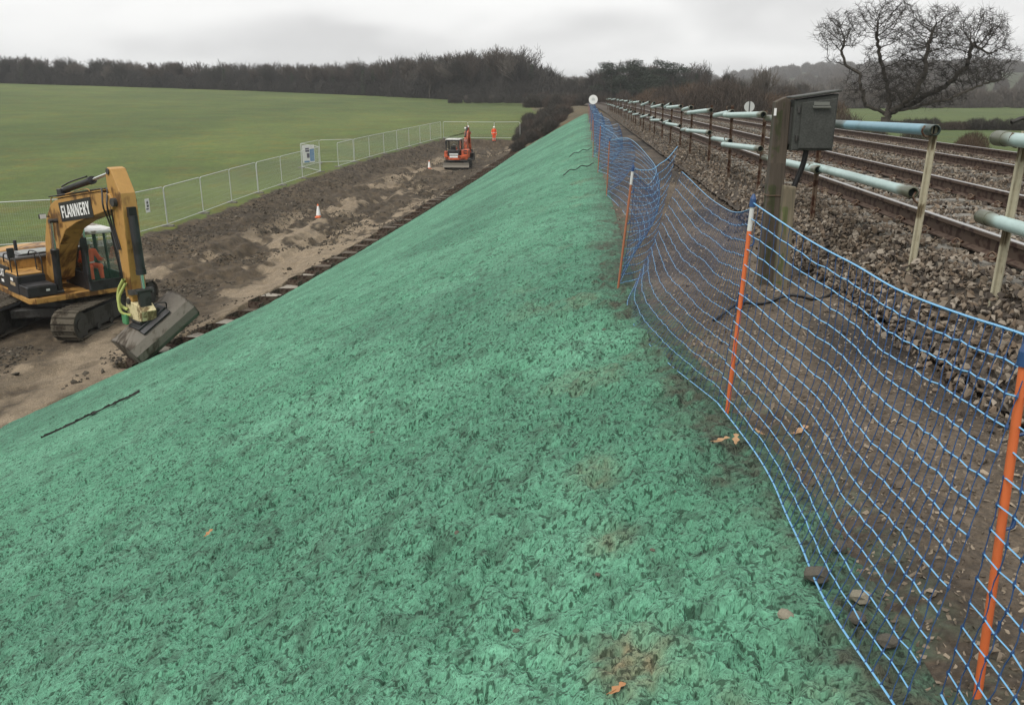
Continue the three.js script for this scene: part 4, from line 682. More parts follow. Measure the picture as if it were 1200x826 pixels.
  mesh('linkage', arm([cyl([6.18, 2.12, -0.24], [6.18, 2.12, 0.24], 0.07), bx(6.0, 2.06, 0.22, 0.5, 0.16, 0.05, 0, 0, 0.2), bx(6.0, 2.06, -0.22, 0.5, 0.16, 0.05, 0, 0, 0.2), bx(6.16, 1.8, 0.0, 0.12, 0.7, 0.3)]), M.darkSteel, t);
  mesh('quick_hitch', arm([ext([[5.45, 1.75], [5.6, 1.88], [5.8, 1.72], [6.15, 1.68], [6.35, 1.5], [6.3, 1.2], [5.95, 1.08], [5.5, 1.2], [5.4, 1.5]], 0.42, -0.21, 0.03)]), std([0.6, 0.52, 0.3], 0.7, { map: rep(TGrime, 0.9) }), t);
  mesh('hitch_hose', arm([tube([[5.6, 2.4, 0.25], [5.35, 2.0, 0.32], [5.4, 1.6, 0.36], [5.6, 1.45, 0.25]], 0.05, 20, 7), tube([[5.7, 2.3, 0.25], [5.5, 1.8, 0.4], [5.6, 1.4, 0.42], [5.75, 1.3, 0.25]], 0.04, 20, 7)]), std([0.36, 0.4, 0.12], 0.7), t);
  mesh('hitch_guard', arm([bx(5.6, 1.18, 0.34, 0.26, 0.34, 0.1, 0, 0, 0, 0.04)]), std([0.06, 0.22, 0.09], 0.6), t);
  const bk = new THREE.Group(); bk.name = 'bucket'; t.add(bk);
  const BO = [[5.1, 0.98], [5.7, 1.06], [6.15, 1.0], [6.5, 0.78], [6.68, 0.46], [6.66, 0.14], [6.45, -0.1], [6.0, -0.2], [5.45, -0.16]], BOx = 0, BI = BO.map(([x, y], i) => [x + (5.9 - x) * 0.07, y + (0.4 - y) * 0.07]);
  const tilt = list => up(list.map(g => g.translate(-5.9, -0.45, 0).scale(0.7, 0.64, 0.97).rotateX(0.56).translate(6.02, 0.92, -0.3)));
  mesh('bucket_shell', tilt([ext([...BO, ...BI.slice().reverse()], 2.1, -1.05)]), M.bucket, bk);
  for (const z of [-1.05, 1.01]) mesh('side_plate', tilt([ext(BO, 0.04, z)]), M.bucket, bk);
  mesh('cutting_edge', tilt([bx(5.32, -0.17, 0, 0.4, 0.04, 2.14)]), M.galv, bk);
  mesh('mount', tilt([bx(5.85, 1.12, 0.3, 0.75, 0.3, 0.06), bx(5.85, 1.12, -0.3, 0.75, 0.3, 0.06), bx(5.85, 1.08, 0, 0.9, 0.12, 0.95, 0, 0, 0, 0.03), bx(6.3, 0.98, 0, 0.4, 0.1, 0.95, 0, 0, -0.5, 0.03)]), M.black, bk);
  mesh('bucket_hose', tilt([tube([[6.0, 1.2, -0.1], [6.2, 1.42, -0.35], [6.3, 1.25, -0.55], [6.2, 1.0, -0.5]], 0.022, 20, 6)]), M.black, bk);
}
// ------------------------------------------------------------------ red mini excavator, seen from behind
{
  const X = -10.85, s = 76.6, t = thing('mini_excavator', 'small red tracked excavator with a dark cab and grey blade on the mud', 'excavator', [X, digY(X, s) - 0.02, -s]);
  const A = Math.PI / 2 - 0.04, up = l => l.map(g => g.rotateY(A));
  for (const x of [-0.85, 0.85]) trackUnit(t, 2.7, 0.68, 0.45, x, { shoe: M.darkSteel, frame: M.darkSteel });
  mesh('undercarriage', [bx(0, 0.45, 0, 1.4, 0.3, 0.9)], M.darkSteel, t);
  mesh('dozer_blade', [ext([[0, 0.2], [0.1, 0.22], [0.06, 0.4], [0.1, 0.62], [0.0, 0.6]], 2.3, -1.15, 0.01).rotateY(-Math.PI / 2).translate(0, 0, 1.55), bx(0.5, 0.4, 1.2, 0.12, 0.14, 0.8), bx(-0.5, 0.4, 1.2, 0.12, 0.14, 0.8)], std([0.2, 0.18, 0.15], 0.8), t);
  mesh('deck', up([ext([[-1.05, -0.95], [1.0, -1.0], [1.0, 1.0], [-1.05, 0.95], [-1.3, 0.5], [-1.3, -0.5]], 0.14, 0, 0.02).rotateX(-Math.PI / 2).translate(0, 0.7, 0)]), M.darkSteel, t);
  const cw = []; for (let i = 0; i <= 10; i++) { const a = -1.1 + 2.2 * i / 10; cw.push([-0.45 - Math.cos(a) * 0.95, Math.sin(a) * 1.08]); }
  const c = mesh('counterweight', up([ext([...cw, [-0.4, 0.95], [-0.4, -0.95]], 0.36, 0, 0.03).rotateX(-Math.PI / 2).translate(0, 0.84, 0), bx(-0.95, 1.3, -0.88, 0.5, 0.55, 0.3, 0, 0, 0, 0.06)]), M.red, t);
  mesh('hood', up([bx(-0.35, 1.32, 0.72, 1.1, 0.75, 0.62, 0, 0, 0, 0.1)]), M.red, t);
  mesh('rear_cover', up([bx(-1.1, 1.42, -0.2, 0.5, 0.5, 1.0, 0, 0, 0, 0.05)]), M.black, t);
  mesh('rear_decal', up([bx(-1.405, 1.12, -0.15, 0.012, 0.16, 0.72), bx(-1.36, 1.33, -0.15, 0.012, 0.1, 0.76)]), M.white, t);
  for (const y of [1.15, 1.38, 1.6]) mesh('vent', up([bx(-0.91, y, 0.82, 0.02, 0.1, 0.26)]), M.black, t);
  const cab = new THREE.Group(); cab.name = 'cab'; t.add(cab);
  const cy = (x0, z0, x1, z1) => cyl([x0, 0.85, z0], [x1, 2.5, z1], 0.05);
  mesh('cab_frame', up([cy(-0.75, -0.95, -0.7, -0.92), cy(-0.75, 0.22, -0.7, 0.2), cy(0.75, -0.95, 0.6, -0.92), cy(0.75, 0.22, 0.6, 0.2), bx(-0.73, 1.1, -0.36, 0.06, 0.6, 1.15), bx(0, 1.05, -0.95, 1.5, 0.45, 0.05), bx(0, 1.2, 0.23, 1.5, 0.8, 0.05), bx(0, 2.44, -0.36, 1.4, 0.08, 1.2)]), M.black, cab);
  mesh('cab_roof', up([bx(-0.02, 2.53, -0.36, 1.5, 0.08, 1.28, 0, 0, 0, 0.03)]), M.roofWhite, cab);
  mesh('rear_window', up([bx(-0.72, 1.92, -0.36, 0.008, 0.95, 1.05)]), M.glass, cab); mesh('windscreen', up([bx(0.68, 1.75, -0.36, 0.008, 1.4, 1.05, 0, 0, 0.08)]), M.glass, cab); mesh('window', up([bx(0, 1.9, 0.215, 1.3, 1.0, 0.008)]), M.glass, cab); mesh('window', up([bx(0, 1.85, -0.94, 1.3, 1.1, 0.008)]), M.glass, cab);
  mesh('operator_seat', up([bx(-0.1, 1.2, -0.36, 0.45, 0.14, 0.48, 0, 0, 0, 0.05), bx(-0.36, 1.6, -0.36, 0.12, 0.75, 0.46, 0, 0, 0.1, 0.05), bx(-0.1, 0.98, -0.36, 0.35, 0.3, 0.35)]), M.black, cab);
  mesh('wiper_box', up([bx(-0.77, 1.5, 0.0, 0.06, 0.22, 0.16)]), M.white, cab);
  mesh('boom', up([ext([[0.95, 0.95], [1.25, 2.3], [1.7, 3.05], [2.3, 3.3], [3.4, 3.0], [3.45, 2.8], [2.35, 2.95], [1.95, 2.75], [1.6, 2.2], [1.3, 0.95]], 0.3, 0.3, 0.02)]), M.red, t);
  mesh('boom_cylinder', up([cyl([1.25, 0.85, 0.45], [1.75, 2.4, 0.45], 0.07), cyl([1.2, 2.7, 0.42], [2.4, 3.5, 0.42], 0.07)]), M.black, t);
  mesh('stick', up([ext([[2.35, 3.55], [2.55, 3.6], [3.3, 2.6], [3.9, 1.1], [3.75, 1.05], [3.05, 2.5]], 0.24, 0.33, 0.02)]), M.red, t);
  mesh('stick_lamp', up([bx(2.1, 3.42, 0.3, 0.1, 0.12, 0.16), bx(2.3, 3.55, 0.55, 0.12, 0.16, 0.1)]), M.white, t);
  mesh('bucket', up([ext([[3.7, 1.15], [4.05, 1.15], [4.25, 0.8], [4.15, 0.5], [3.8, 0.42], [3.5, 0.5], [3.52, 0.54], [3.8, 0.48], [4.1, 0.55], [4.17, 0.8], [4.0, 1.08], [3.7, 1.08]], 0.7, 0.1), ext([[3.7, 1.15], [4.05, 1.15], [4.25, 0.8], [4.15, 0.5], [3.8, 0.42], [3.5, 0.5]], 0.03, 0.1), ext([[3.7, 1.15], [4.05, 1.15], [4.25, 0.8], [4.15, 0.5], [3.8, 0.42], [3.5, 0.5]], 0.03, 0.77)]), M.darkSteel, t);
  mesh('mirror', up([bx(0.3, 2.2, -1.15, 0.04, 0.26, 0.16), cyl([0.5, 2.4, -0.95], [0.3, 2.3, -1.12], 0.015), bx(0.9, 1.5, 1.08, 0.04, 0.24, 0.16), cyl([0.6, 1.3, 1.0], [0.88, 1.45, 1.08], 0.015)]), M.black, t);
}
// ------------------------------------------------------------------ people: one skin over tapered bones, meshed with surface nets
function blob(bones, k, cell, colour) {      // bones: [a, b, ra, rb]
  let lo = [1e9, 1e9, 1e9], hi = [-1e9, -1e9, -1e9];
  for (const [a, b, ra, rb] of bones) for (let i = 0; i < 3; i++) { lo[i] = Math.min(lo[i], a[i] - ra, b[i] - rb); hi[i] = Math.max(hi[i], a[i] + ra, b[i] + rb); }
  const N = [0, 1, 2].map(i => Math.ceil((hi[i] - lo[i]) / cell) + 5); lo = lo.map(v => v - 2 * cell);
  const f = (x, y, z) => { let d = 1e9; for (const [a, b, ra, rb] of bones) { const bx = b[0] - a[0], by = b[1] - a[1], bz = b[2] - a[2], px = x - a[0], py = y - a[1], pz = z - a[2], L = bx * bx + by * by + bz * bz || 1e-9, t = clamp((px * bx + py * by + pz * bz) / L, 0, 1), e = Math.hypot(px - bx * t, py - by * t, pz - bz * t) - mix(ra, rb, t); const h = clamp(0.5 + 0.5 * (d - e) / k, 0, 1); d = d > 1e8 ? e : mix(d, e, h) - k * h * (1 - h); } return d; };
  const F = new Float32Array(N[0] * N[1] * N[2]), id = (i, j, l) => (l * N[1] + j) * N[0] + i;
  for (let l = 0; l < N[2]; l++) for (let j = 0; j < N[1]; j++) for (let i = 0; i < N[0]; i++) F[id(i, j, l)] = f(lo[0] + i * cell, lo[1] + j * cell, lo[2] + l * cell);
  const P = [], C = [], VI = new Int32Array(F.length).fill(-1), I = [];
  const E = [[0, 1], [2, 3], [4, 5], [6, 7], [0, 2], [1, 3], [4, 6], [5, 7], [0, 4], [1, 5], [2, 6], [3, 7]];
  for (let l = 0; l < N[2] - 1; l++) for (let j = 0; j < N[1] - 1; j++) for (let i = 0; i < N[0] - 1; i++) {
    const v = []; let m = 0; for (let q = 0; q < 8; q++) { v[q] = F[id(i + (q & 1), j + (q >> 1 & 1), l + (q >> 2))]; if (v[q] < 0) m |= 1 << q; }
    if (m === 0 || m === 255) continue; let x = 0, y = 0, z = 0, n = 0;
    for (const [a, b] of E) if ((v[a] < 0) !== (v[b] < 0)) { const t = v[a] / (v[a] - v[b]); x += mix(a & 1, b & 1, t); y += mix(a >> 1 & 1, b >> 1 & 1, t); z += mix(a >> 2, b >> 2, t); n++; }
    VI[id(i, j, l)] = P.length / 3; const p = [lo[0] + (i + x / n) * cell, lo[1] + (j + y / n) * cell, lo[2] + (l + z / n) * cell]; P.push(...p); C.push(...colour(...p));
  }
  for (let l = 1; l < N[2] - 1; l++) for (let j = 1; j < N[1] - 1; j++) for (let i = 1; i < N[0] - 1; i++) {
    const a = F[id(i, j, l)] < 0;
    const quad = (b, p, q, r, s) => { if (a === b) return; if (p < 0 || q < 0 || r < 0 || s < 0) return; if (a) I.push(p, q, r, p, r, s); else I.push(p, r, q, p, s, r); };
    quad(F[id(i + 1, j, l)] < 0, VI[id(i, j - 1, l - 1)], VI[id(i, j, l - 1)], VI[id(i, j, l)], VI[id(i, j - 1, l)]);
    quad(F[id(i, j + 1, l)] < 0, VI[id(i - 1, j, l - 1)], VI[id(i - 1, j, l)], VI[id(i, j, l)], VI[id(i, j, l - 1)]);
    quad(F[id(i, j, l + 1)] < 0, VI[id(i - 1, j - 1, l)], VI[id(i, j - 1, l)], VI[id(i, j, l)], VI[id(i - 1, j, l)]);
  }
  const g = new THREE.BufferGeometry(); g.setAttribute('position', new THREE.Float32BufferAttribute(P, 3)); g.setAttribute('color', new THREE.Float32BufferAttribute(C, 3)); g.setIndex(I); g.computeVertexNormals(); return g;
}
{
  const SK = [0.5, 0.29, 0.2], OR = [0.85, 0.1, 0.03], BK = [0.02, 0.02, 0.02], RF = [0.6, 0.6, 0.58], skin = new THREE.MeshStandardMaterial({ vertexColors: true, roughness: 0.85 });
  const handBones = (w, d, sd) => { const o = [], p = [w[0] + d[0] * 0.08, w[1] + d[1] * 0.08, w[2] + d[2] * 0.08], n = d[0] > 0.7 ? [0, 0, 1] : [1, 0, 0]; o.push([w, p, 0.03, 0.036]); for (let i = 0; i < 4; i++) { const off = (i - 1.5) * 0.019, L = [0.07, 0.08, 0.075, 0.058][i], a = [p[0] + n[0] * off, p[1], p[2] + n[2] * off], b = [a[0] + d[0] * L * 0.55, a[1] + d[1] * L * 0.55 - 0.008, a[2] + d[2] * L * 0.55], c = [b[0] + d[0] * L * 0.35, b[1] + d[1] * L * 0.45 - 0.016, b[2] + d[2] * L * 0.35]; o.push([a, b, 0.0095, 0.009], [b, c, 0.009, 0.008]); } const th = [w[0] + d[0] * 0.03 + n[0] * sd * 0.03, w[1] + d[1] * 0.03, w[2] + d[2] * 0.03 + n[2] * sd * 0.03]; o.push([th, [th[0] + d[0] * 0.05 + n[0] * sd * 0.02, th[1] + d[1] * 0.05, th[2] + d[2] * 0.05 + n[2] * sd * 0.02], 0.011, 0.009]); return o; };
  const headBones = (x, y, z, dir) => [[[x, y - 0.14, z], [x, y - 0.03, z], 0.055, 0.058], [[x, y + 0.02, z - 0.01 * dir], [x, y + 0.06, z - 0.015 * dir], 0.088, 0.092], [[x, y - 0.05, z + 0.035 * dir], [x, y + 0.0, z + 0.03 * dir], 0.05, 0.065], [[x, y - 0.005, z + 0.095 * dir], [x, y + 0.03, z + 0.09 * dir], 0.014, 0.009], [[x - 0.09, y - 0.01, z], [x - 0.09, y + 0.03, z], 0.016, 0.02], [[x + 0.09, y - 0.01, z], [x + 0.09, y + 0.03, z], 0.016, 0.02]];
  const faceCol = (x0, y0, z0, dir) => (x, y, z) => { const fz = (z - z0) * dir; if (fz > 0.06 && Math.abs(Math.abs(x - x0) - 0.034) < 0.014 && Math.abs(y - y0 - 0.02) < 0.008) return [0.05, 0.04, 0.04]; if (fz > 0.06 && Math.abs(x - x0) < 0.026 && Math.abs(y - y0 + 0.052) < 0.007) return [0.35, 0.12, 0.1]; if (fz < 0 && y > y0 - 0.02) return [0.06, 0.04, 0.03]; return SK; };
  const figure = (t, body, heads, hands, col, fcol) => {
    const g1 = blob(body, 0.05, 0.013, col), g2 = blob(heads, 0.02, 0.005, fcol), parts = [g1, g2, ...hands.map(h => blob(h, 0.008, 0.004, () => SK))];
    mesh('body', mergeGeometries(parts.map(g => { const h = g.toNonIndexed(); h.computeVertexNormals(); return g; })), skin, t);
  };
  // standing worker, facing the railway bank
  {
    const X = -10.3, s = 103.0, t = thing('person', 'person standing in orange high visibility clothing and a white helmet', 'person', [X, digY(X, s), -s], 0.5);
    const LH = [0.27, 0.83, 0.1], RH = [-0.27, 0.83, 0.1];
    const body = [[[0, 0.98, 0], [0, 1.2, 0], 0.15, 0.145], [[0, 1.2, 0], [0, 1.4, 0], 0.15, 0.15], [[-0.17, 1.42, 0], [0.17, 1.42, 0], 0.085, 0.085], [[0, 1.42, 0], [0, 1.52, 0.01], 0.09, 0.065],
      ...[-1, 1].flatMap(e => [[[e * 0.2, 1.4, 0], [e * 0.27, 1.12, -0.03], 0.075, 0.06], [[e * 0.27, 1.12, -0.03], [e * 0.27, 0.88, 0.08], 0.058, 0.048], [[e * 0.095, 0.95, 0], [e * 0.11, 0.5, 0.02], 0.11, 0.08], [[e * 0.11, 0.5, 0.02], [e * 0.12, 0.14, -0.01], 0.08, 0.062], [[e * 0.12, 0.06, -0.03], [e * 0.135, 0.05, 0.15], 0.058, 0.045]])];
    const col = (x, y, z) => y < 0.14 ? BK : (Math.abs(y - 0.42) < 0.03 || Math.abs(y - 0.32) < 0.03 || Math.abs(y - 1.08) < 0.03) ? RF : y > 1.5 && Math.abs(x) < 0.1 ? SK : OR;
    figure(t, body, headBones(0, 1.63, 0.01, 1), [handBones([0.27, 0.88, 0.08], [0, -0.95, 0.3], -1), handBones([-0.27, 0.88, 0.08], [0, -0.95, 0.3], 1)], col, faceCol(0, 1.63, 0.01, 1));
    mesh('helmet', [new THREE.SphereGeometry(0.128, 20, 10, 0, 6.3, 0, 1.6).scale(0.95, 0.95, 1.1).translate(0, 1.67, 0), cyl([0, 1.665, 0.02], [0, 1.68, 0.02], 0.15, 0.14, 20)], std([0.75, 0.74, 0.66], 0.4), t);
  }
  // operators, seated, facing +z in their own frame
  const seated = (pos, turn, label, scale = 1) => {
    const t = thing('person', label, 'person', pos, turn); t.scale.setScalar(scale);
    const body = [[[0, 0.1, 0], [0, 0.35, -0.02], 0.15, 0.14], [[0, 0.35, -0.02], [0, 0.54, 0.01], 0.15, 0.14], [[-0.16, 0.55, 0.01], [0.16, 0.55, 0.01], 0.085, 0.085], [[0, 0.56, 0.01], [0, 0.66, 0.03], 0.08, 0.062],
      ...[-1, 1].flatMap(e => [[[e * 0.19, 0.53, 0.01], [e * 0.3, 0.28, 0.08], 0.07, 0.058], [[e * 0.3, 0.28, 0.08], [e * 0.31, 0.3, 0.3], 0.056, 0.046], [[e * 0.1, 0.09, 0], [e * 0.15, 0.12, 0.44], 0.1, 0.078], [[e * 0.15, 0.12, 0.44], [e * 0.15, -0.26, 0.5], 0.076, 0.06], [[e * 0.15, -0.3, 0.49], [e * 0.16, -0.31, 0.64], 0.055, 0.045]])];
    const col = (x, y, z) => y < -0.24 ? BK : Math.abs(y - 0.22) < 0.025 && z < 0.2 ? RF : y > 0.64 && Math.abs(x) < 0.1 ? SK : OR;
    figure(t, body, headBones(0, 0.77, 0.04, 1), [handBones([0.31, 0.3, 0.3], [0, -0.1, 0.99], -1), handBones([-0.31, 0.3, 0.3], [0, -0.1, 0.99], 1)], col, faceCol(0, 0.77, 0.04, 1));
    mesh('helmet', [new THREE.SphereGeometry(0.126, 20, 10, 0, 6.3, 0, 1.6).scale(0.95, 0.9, 1.1).translate(0, 0.81, 0.03), cyl([0, 0.8, 0.05], [0, 0.815, 0.05], 0.148, 0.138, 20)], std([0.75, 0.74, 0.7], 0.4), t);
  };
  const A = -39 * D2R, lx = 0.3, lz = -0.86, gy = digY(EX.X, EX.s) - 0.02;
  seated([EX.X + lx * Math.cos(A) + lz * Math.sin(A), gy + 1.69, -EX.s + (-lx * Math.sin(A) + lz * Math.cos(A))], A + Math.PI / 2, 'operator in orange clothing seated in the cab of the yellow excavator');
  seated([-10.85 - 0.36, digY(-10.85, 76.6) - 0.02 + 1.29, -76.6 + 0.1], Math.PI - 0.04, 'operator seated in the dark cab of the small red excavator', 0.92);
}
// ------------------------------------------------------------------ clods on the excavated ground
{
  const r = mulberry(404), g = new THREE.IcosahedronGeometry(1, 0), p = g.attributes.position, mp = new Map(); for (let i = 0; i < p.count; i++) { const k = [p.getX(i).toFixed(2), p.getY(i).toFixed(2), p.getZ(i).toFixed(2)].join(); if (!mp.has(k)) mp.set(k, rr(0.65, 1.2, r)); const f = mp.get(k); p.setXYZ(i, p.getX(i) * f, p.getY(i) * f * 0.7, p.getZ(i) * f); } g.computeVertexNormals();
  const N = 22000, im = new THREE.InstancedMesh(merge([g]), std([1, 1, 1], 1, { map: rep(TFine, 0.4) }), N), m = new THREE.Matrix4(), q = new THREE.Quaternion(), e = new THREE.Euler(); let n = 0, tries = 0;
  while (n < N && tries++ < 90000) {
    const s = 14 + 88 * r() ** 1.5, X = rr(-27, toeX(s) - 0.3, r), d = edgeDist(X, s); if (d < 0.4) continue; if (fbm(X * 0.5, s * 0.4, 3, 700) + 0.25 * sstep(4, 1, d) < 0.46 + 0.22 * r()) continue;
    if (Math.abs(X - EX.X) < 1.8 && Math.abs(s - EX.s) < 2.5) continue;
    const z = rr(0.015, 0.06, r) * (r() < 0.04 ? 2 : 1); q.setFromEuler(e.set(rr(0, 6, r), rr(0, 6, r), rr(0, 6, r))); m.compose(V(X, digY(X, s) + z * 0.15, -s), q, V(z, z, z)); im.setMatrixAt(n, m); const f = rr(0.6, 1.25, r), pale = r() < 0.06; im.setColorAt(n, pale ? lin(0.33 * f, 0.28 * f, 0.21 * f) : lin(0.125 * f, 0.105 * f, 0.078 * f)); n++;
  }
  im.count = n; im.name = 'soil_clods'; tag(im, 'loose crumbled soil scattered over the excavated strip', 'soil', null, 'stuff'); scene.add(im);
}
// ------------------------------------------------------------------ trees and scrub
function limbs(segs, sides) {      // segs: [p0, p1, r0, r1] -> one geometry of tapered prisms
  const P = []; const a = new THREE.Vector3(), u = new THREE.Vector3(), v = new THREE.Vector3();
  for (const [p, q, r0, r1] of segs) {
    a.set(q[0] - p[0], q[1] - p[1], q[2] - p[2]).normalize(); u.set(Math.abs(a.y) > 0.9 ? 1 : 0, Math.abs(a.y) > 0.9 ? 0 : 1, 0).cross(a).normalize(); v.copy(a).cross(u);
    const n = typeof sides === 'number' ? sides : sides(r0), A = [], B = [];
    for (let i = 0; i < n; i++) { const t = i / n * 2 * Math.PI, c = Math.cos(t), s = Math.sin(t); A.push([p[0] + (u.x * c + v.x * s) * r0, p[1] + (u.y * c + v.y * s) * r0, p[2] + (u.z * c + v.z * s) * r0]); B.push([q[0] + (u.x * c + v.x * s) * r1, q[1] + (u.y * c + v.y * s) * r1, q[2] + (u.z * c + v.z * s) * r1]); }
    for (let i = 0; i < n; i++) { const j = (i + 1) % n; P.push(...A[i], ...A[j], ...B[i]); if (r1 > 1e-4) P.push(...A[j], ...B[j], ...B[i]); }
  }
  const g = new THREE.BufferGeometry(); g.setAttribute('position', new THREE.Float32BufferAttribute(P, 3)); g.computeVertexNormals(); return g;
}
// the bare oak, grown toward points spread through its crown
{
  const r = mulberry(31), u = 0.0545, base = [18.05, fieldY(18.05, 55) - 0.1, -55], Y0 = -0.23 - base[1];
  const W = (px, py) => [(px - 1040) * u, (150 - py) * 0.0482 + Y0];
  const lobes = [[985, 36, 28, 24, 1.5], [1010, 18, 20, 17, 1.1], [1040, 24, 27, 28, 1.8], [1073, 52, 30, 36, 2.3], [1090, 20, 22, 15, 1.4], [1104, 48, 16, 22, 1.4], [1022, 66, 14, 18, 0.9], [1132, 40, 30, 30, 2.0], [1130, 84, 42, 18, 2.1], [1055, 96, 34, 27, 2.2], [1163, 64, 16, 13, 1.1], [980, 67, 13, 6, 0.7], [1008, 102, 15, 20, 1.0], [1092, 112, 36, 14, 1.4]];
  const att = []; const tot = lobes.reduce((a, l) => a + l[2] * l[3] * l[4], 0);
  for (const [px, py, rx, ry, rz] of lobes) { const n = Math.round(6000 * rx * ry * rz / tot); const [cx, cy] = W(px, py); for (let i = 0; i < n; i++) { let a, b, c; do { a = rr(-1, 1, r); b = rr(-1, 1, r); c = rr(-1, 1, r); } while (a * a + b * b + c * c > 1); att.push([cx + a * rx * u, cy + b * ry * 0.0482, c * rz]); } }
  const nodes = []; const add = (p, par) => { nodes.push({ p, par, w: 0, kids: 0 }); return nodes.length - 1; };
  let k = add([0, 0, 0], -1); const path = (from, pts) => { let c = from; for (const q of pts) { const a = nodes[c].p, L = Math.hypot(q[0] - a[0], q[1] - a[1], q[2] - a[2]), n = Math.max(1, Math.round(L / 0.22)); const a0 = a.slice(); for (let i = 1; i <= n; i++) c = add([mix(a0[0], q[0], i / n) + rr(-0.08, 0.08, r), mix(a0[1], q[1], i / n) + rr(-0.05, 0.05, r), mix(a0[2], q[2], i / n) + rr(-0.08, 0.08, r)], c); } return c; };
  const P3 = (px, py, z) => [...W(px, py), z];
  const trunk = path(k, [P3(1042, 150, 0), P3(1046, 132, 0)]);
  const l1 = path(trunk, [P3(1020, 122, 0.1), P3(1012, 98, 0.2), P3(1010, 84, 0.1), P3(996, 76, 0)]); path(l1, [P3(991, 62, 0), P3(990, 48, 0.1)]); path(l1, [P3(975, 70, 0.2)]);
  const l2 = path(trunk, [P3(1048, 105, -0.5), P3(1040, 82, -0.6), P3(1030, 60, -0.3)]); path(l2, [P3(1024, 36, 0)]);
  const l3 = path(trunk, [P3(1066, 112, 0.4), P3(1076, 88, 0.6), P3(1076, 60, 0.5), P3(1082, 34, 0)]);
  const l4 = path(trunk, [P3(1078, 118, -0.3), P3(1104, 100, -0.3), P3(1122, 78, 0), P3(1124, 52, 0.2)]); path(l4, [P3(1140, 62, 0.6)]); path(trunk, [P3(1100, 116, 0.6), P3(1130, 100, 0.9), P3(1156, 92, 0.6)]);
  let live = att; const D = 0.15, reach = 1.5, kill = 0.2;
  for (let it = 0; it < 80 && live.length; it++) {
    const cell = 0.8, H = new Map(); nodes.forEach((n, i) => { const key = n.p.map(v => Math.floor(v / cell)).join(); if (!H.has(key)) H.set(key, []); H.get(key).push(i); });
    const pull = new Map(), next = [];
    for (const a of live) {
      let best = -1, bd = reach; const c = a.map(v => Math.floor(v / cell));
      for (let x = -2; x <= 2; x++) for (let y = -2; y <= 2; y++) for (let z = -2; z <= 2; z++) { const L = H.get([c[0] + x, c[1] + y, c[2] + z].join()); if (L) for (const i of L) { const p = nodes[i].p, d = Math.hypot(p[0] - a[0], p[1] - a[1], p[2] - a[2]); if (d < bd) { bd = d; best = i; } } }
      if (bd < kill && best >= 0) continue; next.push(a); if (best < 0) continue;
      const p = nodes[best].p, q = pull.get(best) || [0, 0, 0]; for (let i = 0; i < 3; i++) q[i] += (a[i] - p[i]) / bd; pull.set(best, q);
    }
    live = next; if (!pull.size) break;
    for (const [i, q] of pull) { if (nodes[i].kids > 3) continue; const L = Math.hypot(...q) || 1, j = [rr(-0.26, 0.26, r), rr(-0.22, 0.26, r), rr(-0.26, 0.26, r)], d = q.map((v, m) => v / L + j[m]), l = Math.hypot(...d); nodes[i].kids++; add(nodes[i].p.map((v, m) => v + d[m] / l * D), i); }
  }
  for (let i = nodes.length - 1; i > 0; i--) { const n = nodes[i]; if (n.w === 0) n.w = 1; nodes[n.par].w += n.w; }
  const rad = w => 0.0088 * Math.pow(w, 0.47), thick = [], thin = [];
  nodes.forEach((n, i) => { if (i) { const q = nodes[n.par], r0 = Math.min(rad(q.w), rad(n.w) * 1.25), r1 = rad(n.w); (r1 > 0.04 ? thick : thin).push([q.p, n.p, r0, r1]); } });
  for (const n of nodes) if (n.w <= 4) for (let m = 0; m < 3; m++) { const L = rr(0.15, 0.6, r), dir = [rr(-1, 1, r), rr(-0.5, 1, r), rr(-1, 1, r)], l = Math.hypot(...dir), mid = n.p.map((v, i) => v + dir[i] / l * L * 0.5), e = mid.map((v, i) => v + (dir[i] / l + rr(-0.5, 0.5, r)) * L * 0.5); thin.push([n.p, mid, 0.0085, 0.0065], [mid, e, 0.0065, 0.0025]); }
  const t = thing('oak_tree', 'wide bare oak with twisting dark limbs in the field beyond the tracks', 'tree', base);
  mesh('trunk', limbs(thick, q => q > 0.1 ? 8 : 5), M.bark, t); mesh('crown', limbs(thin, 3), std([0.032, 0.027, 0.022], 0.95), t);
}
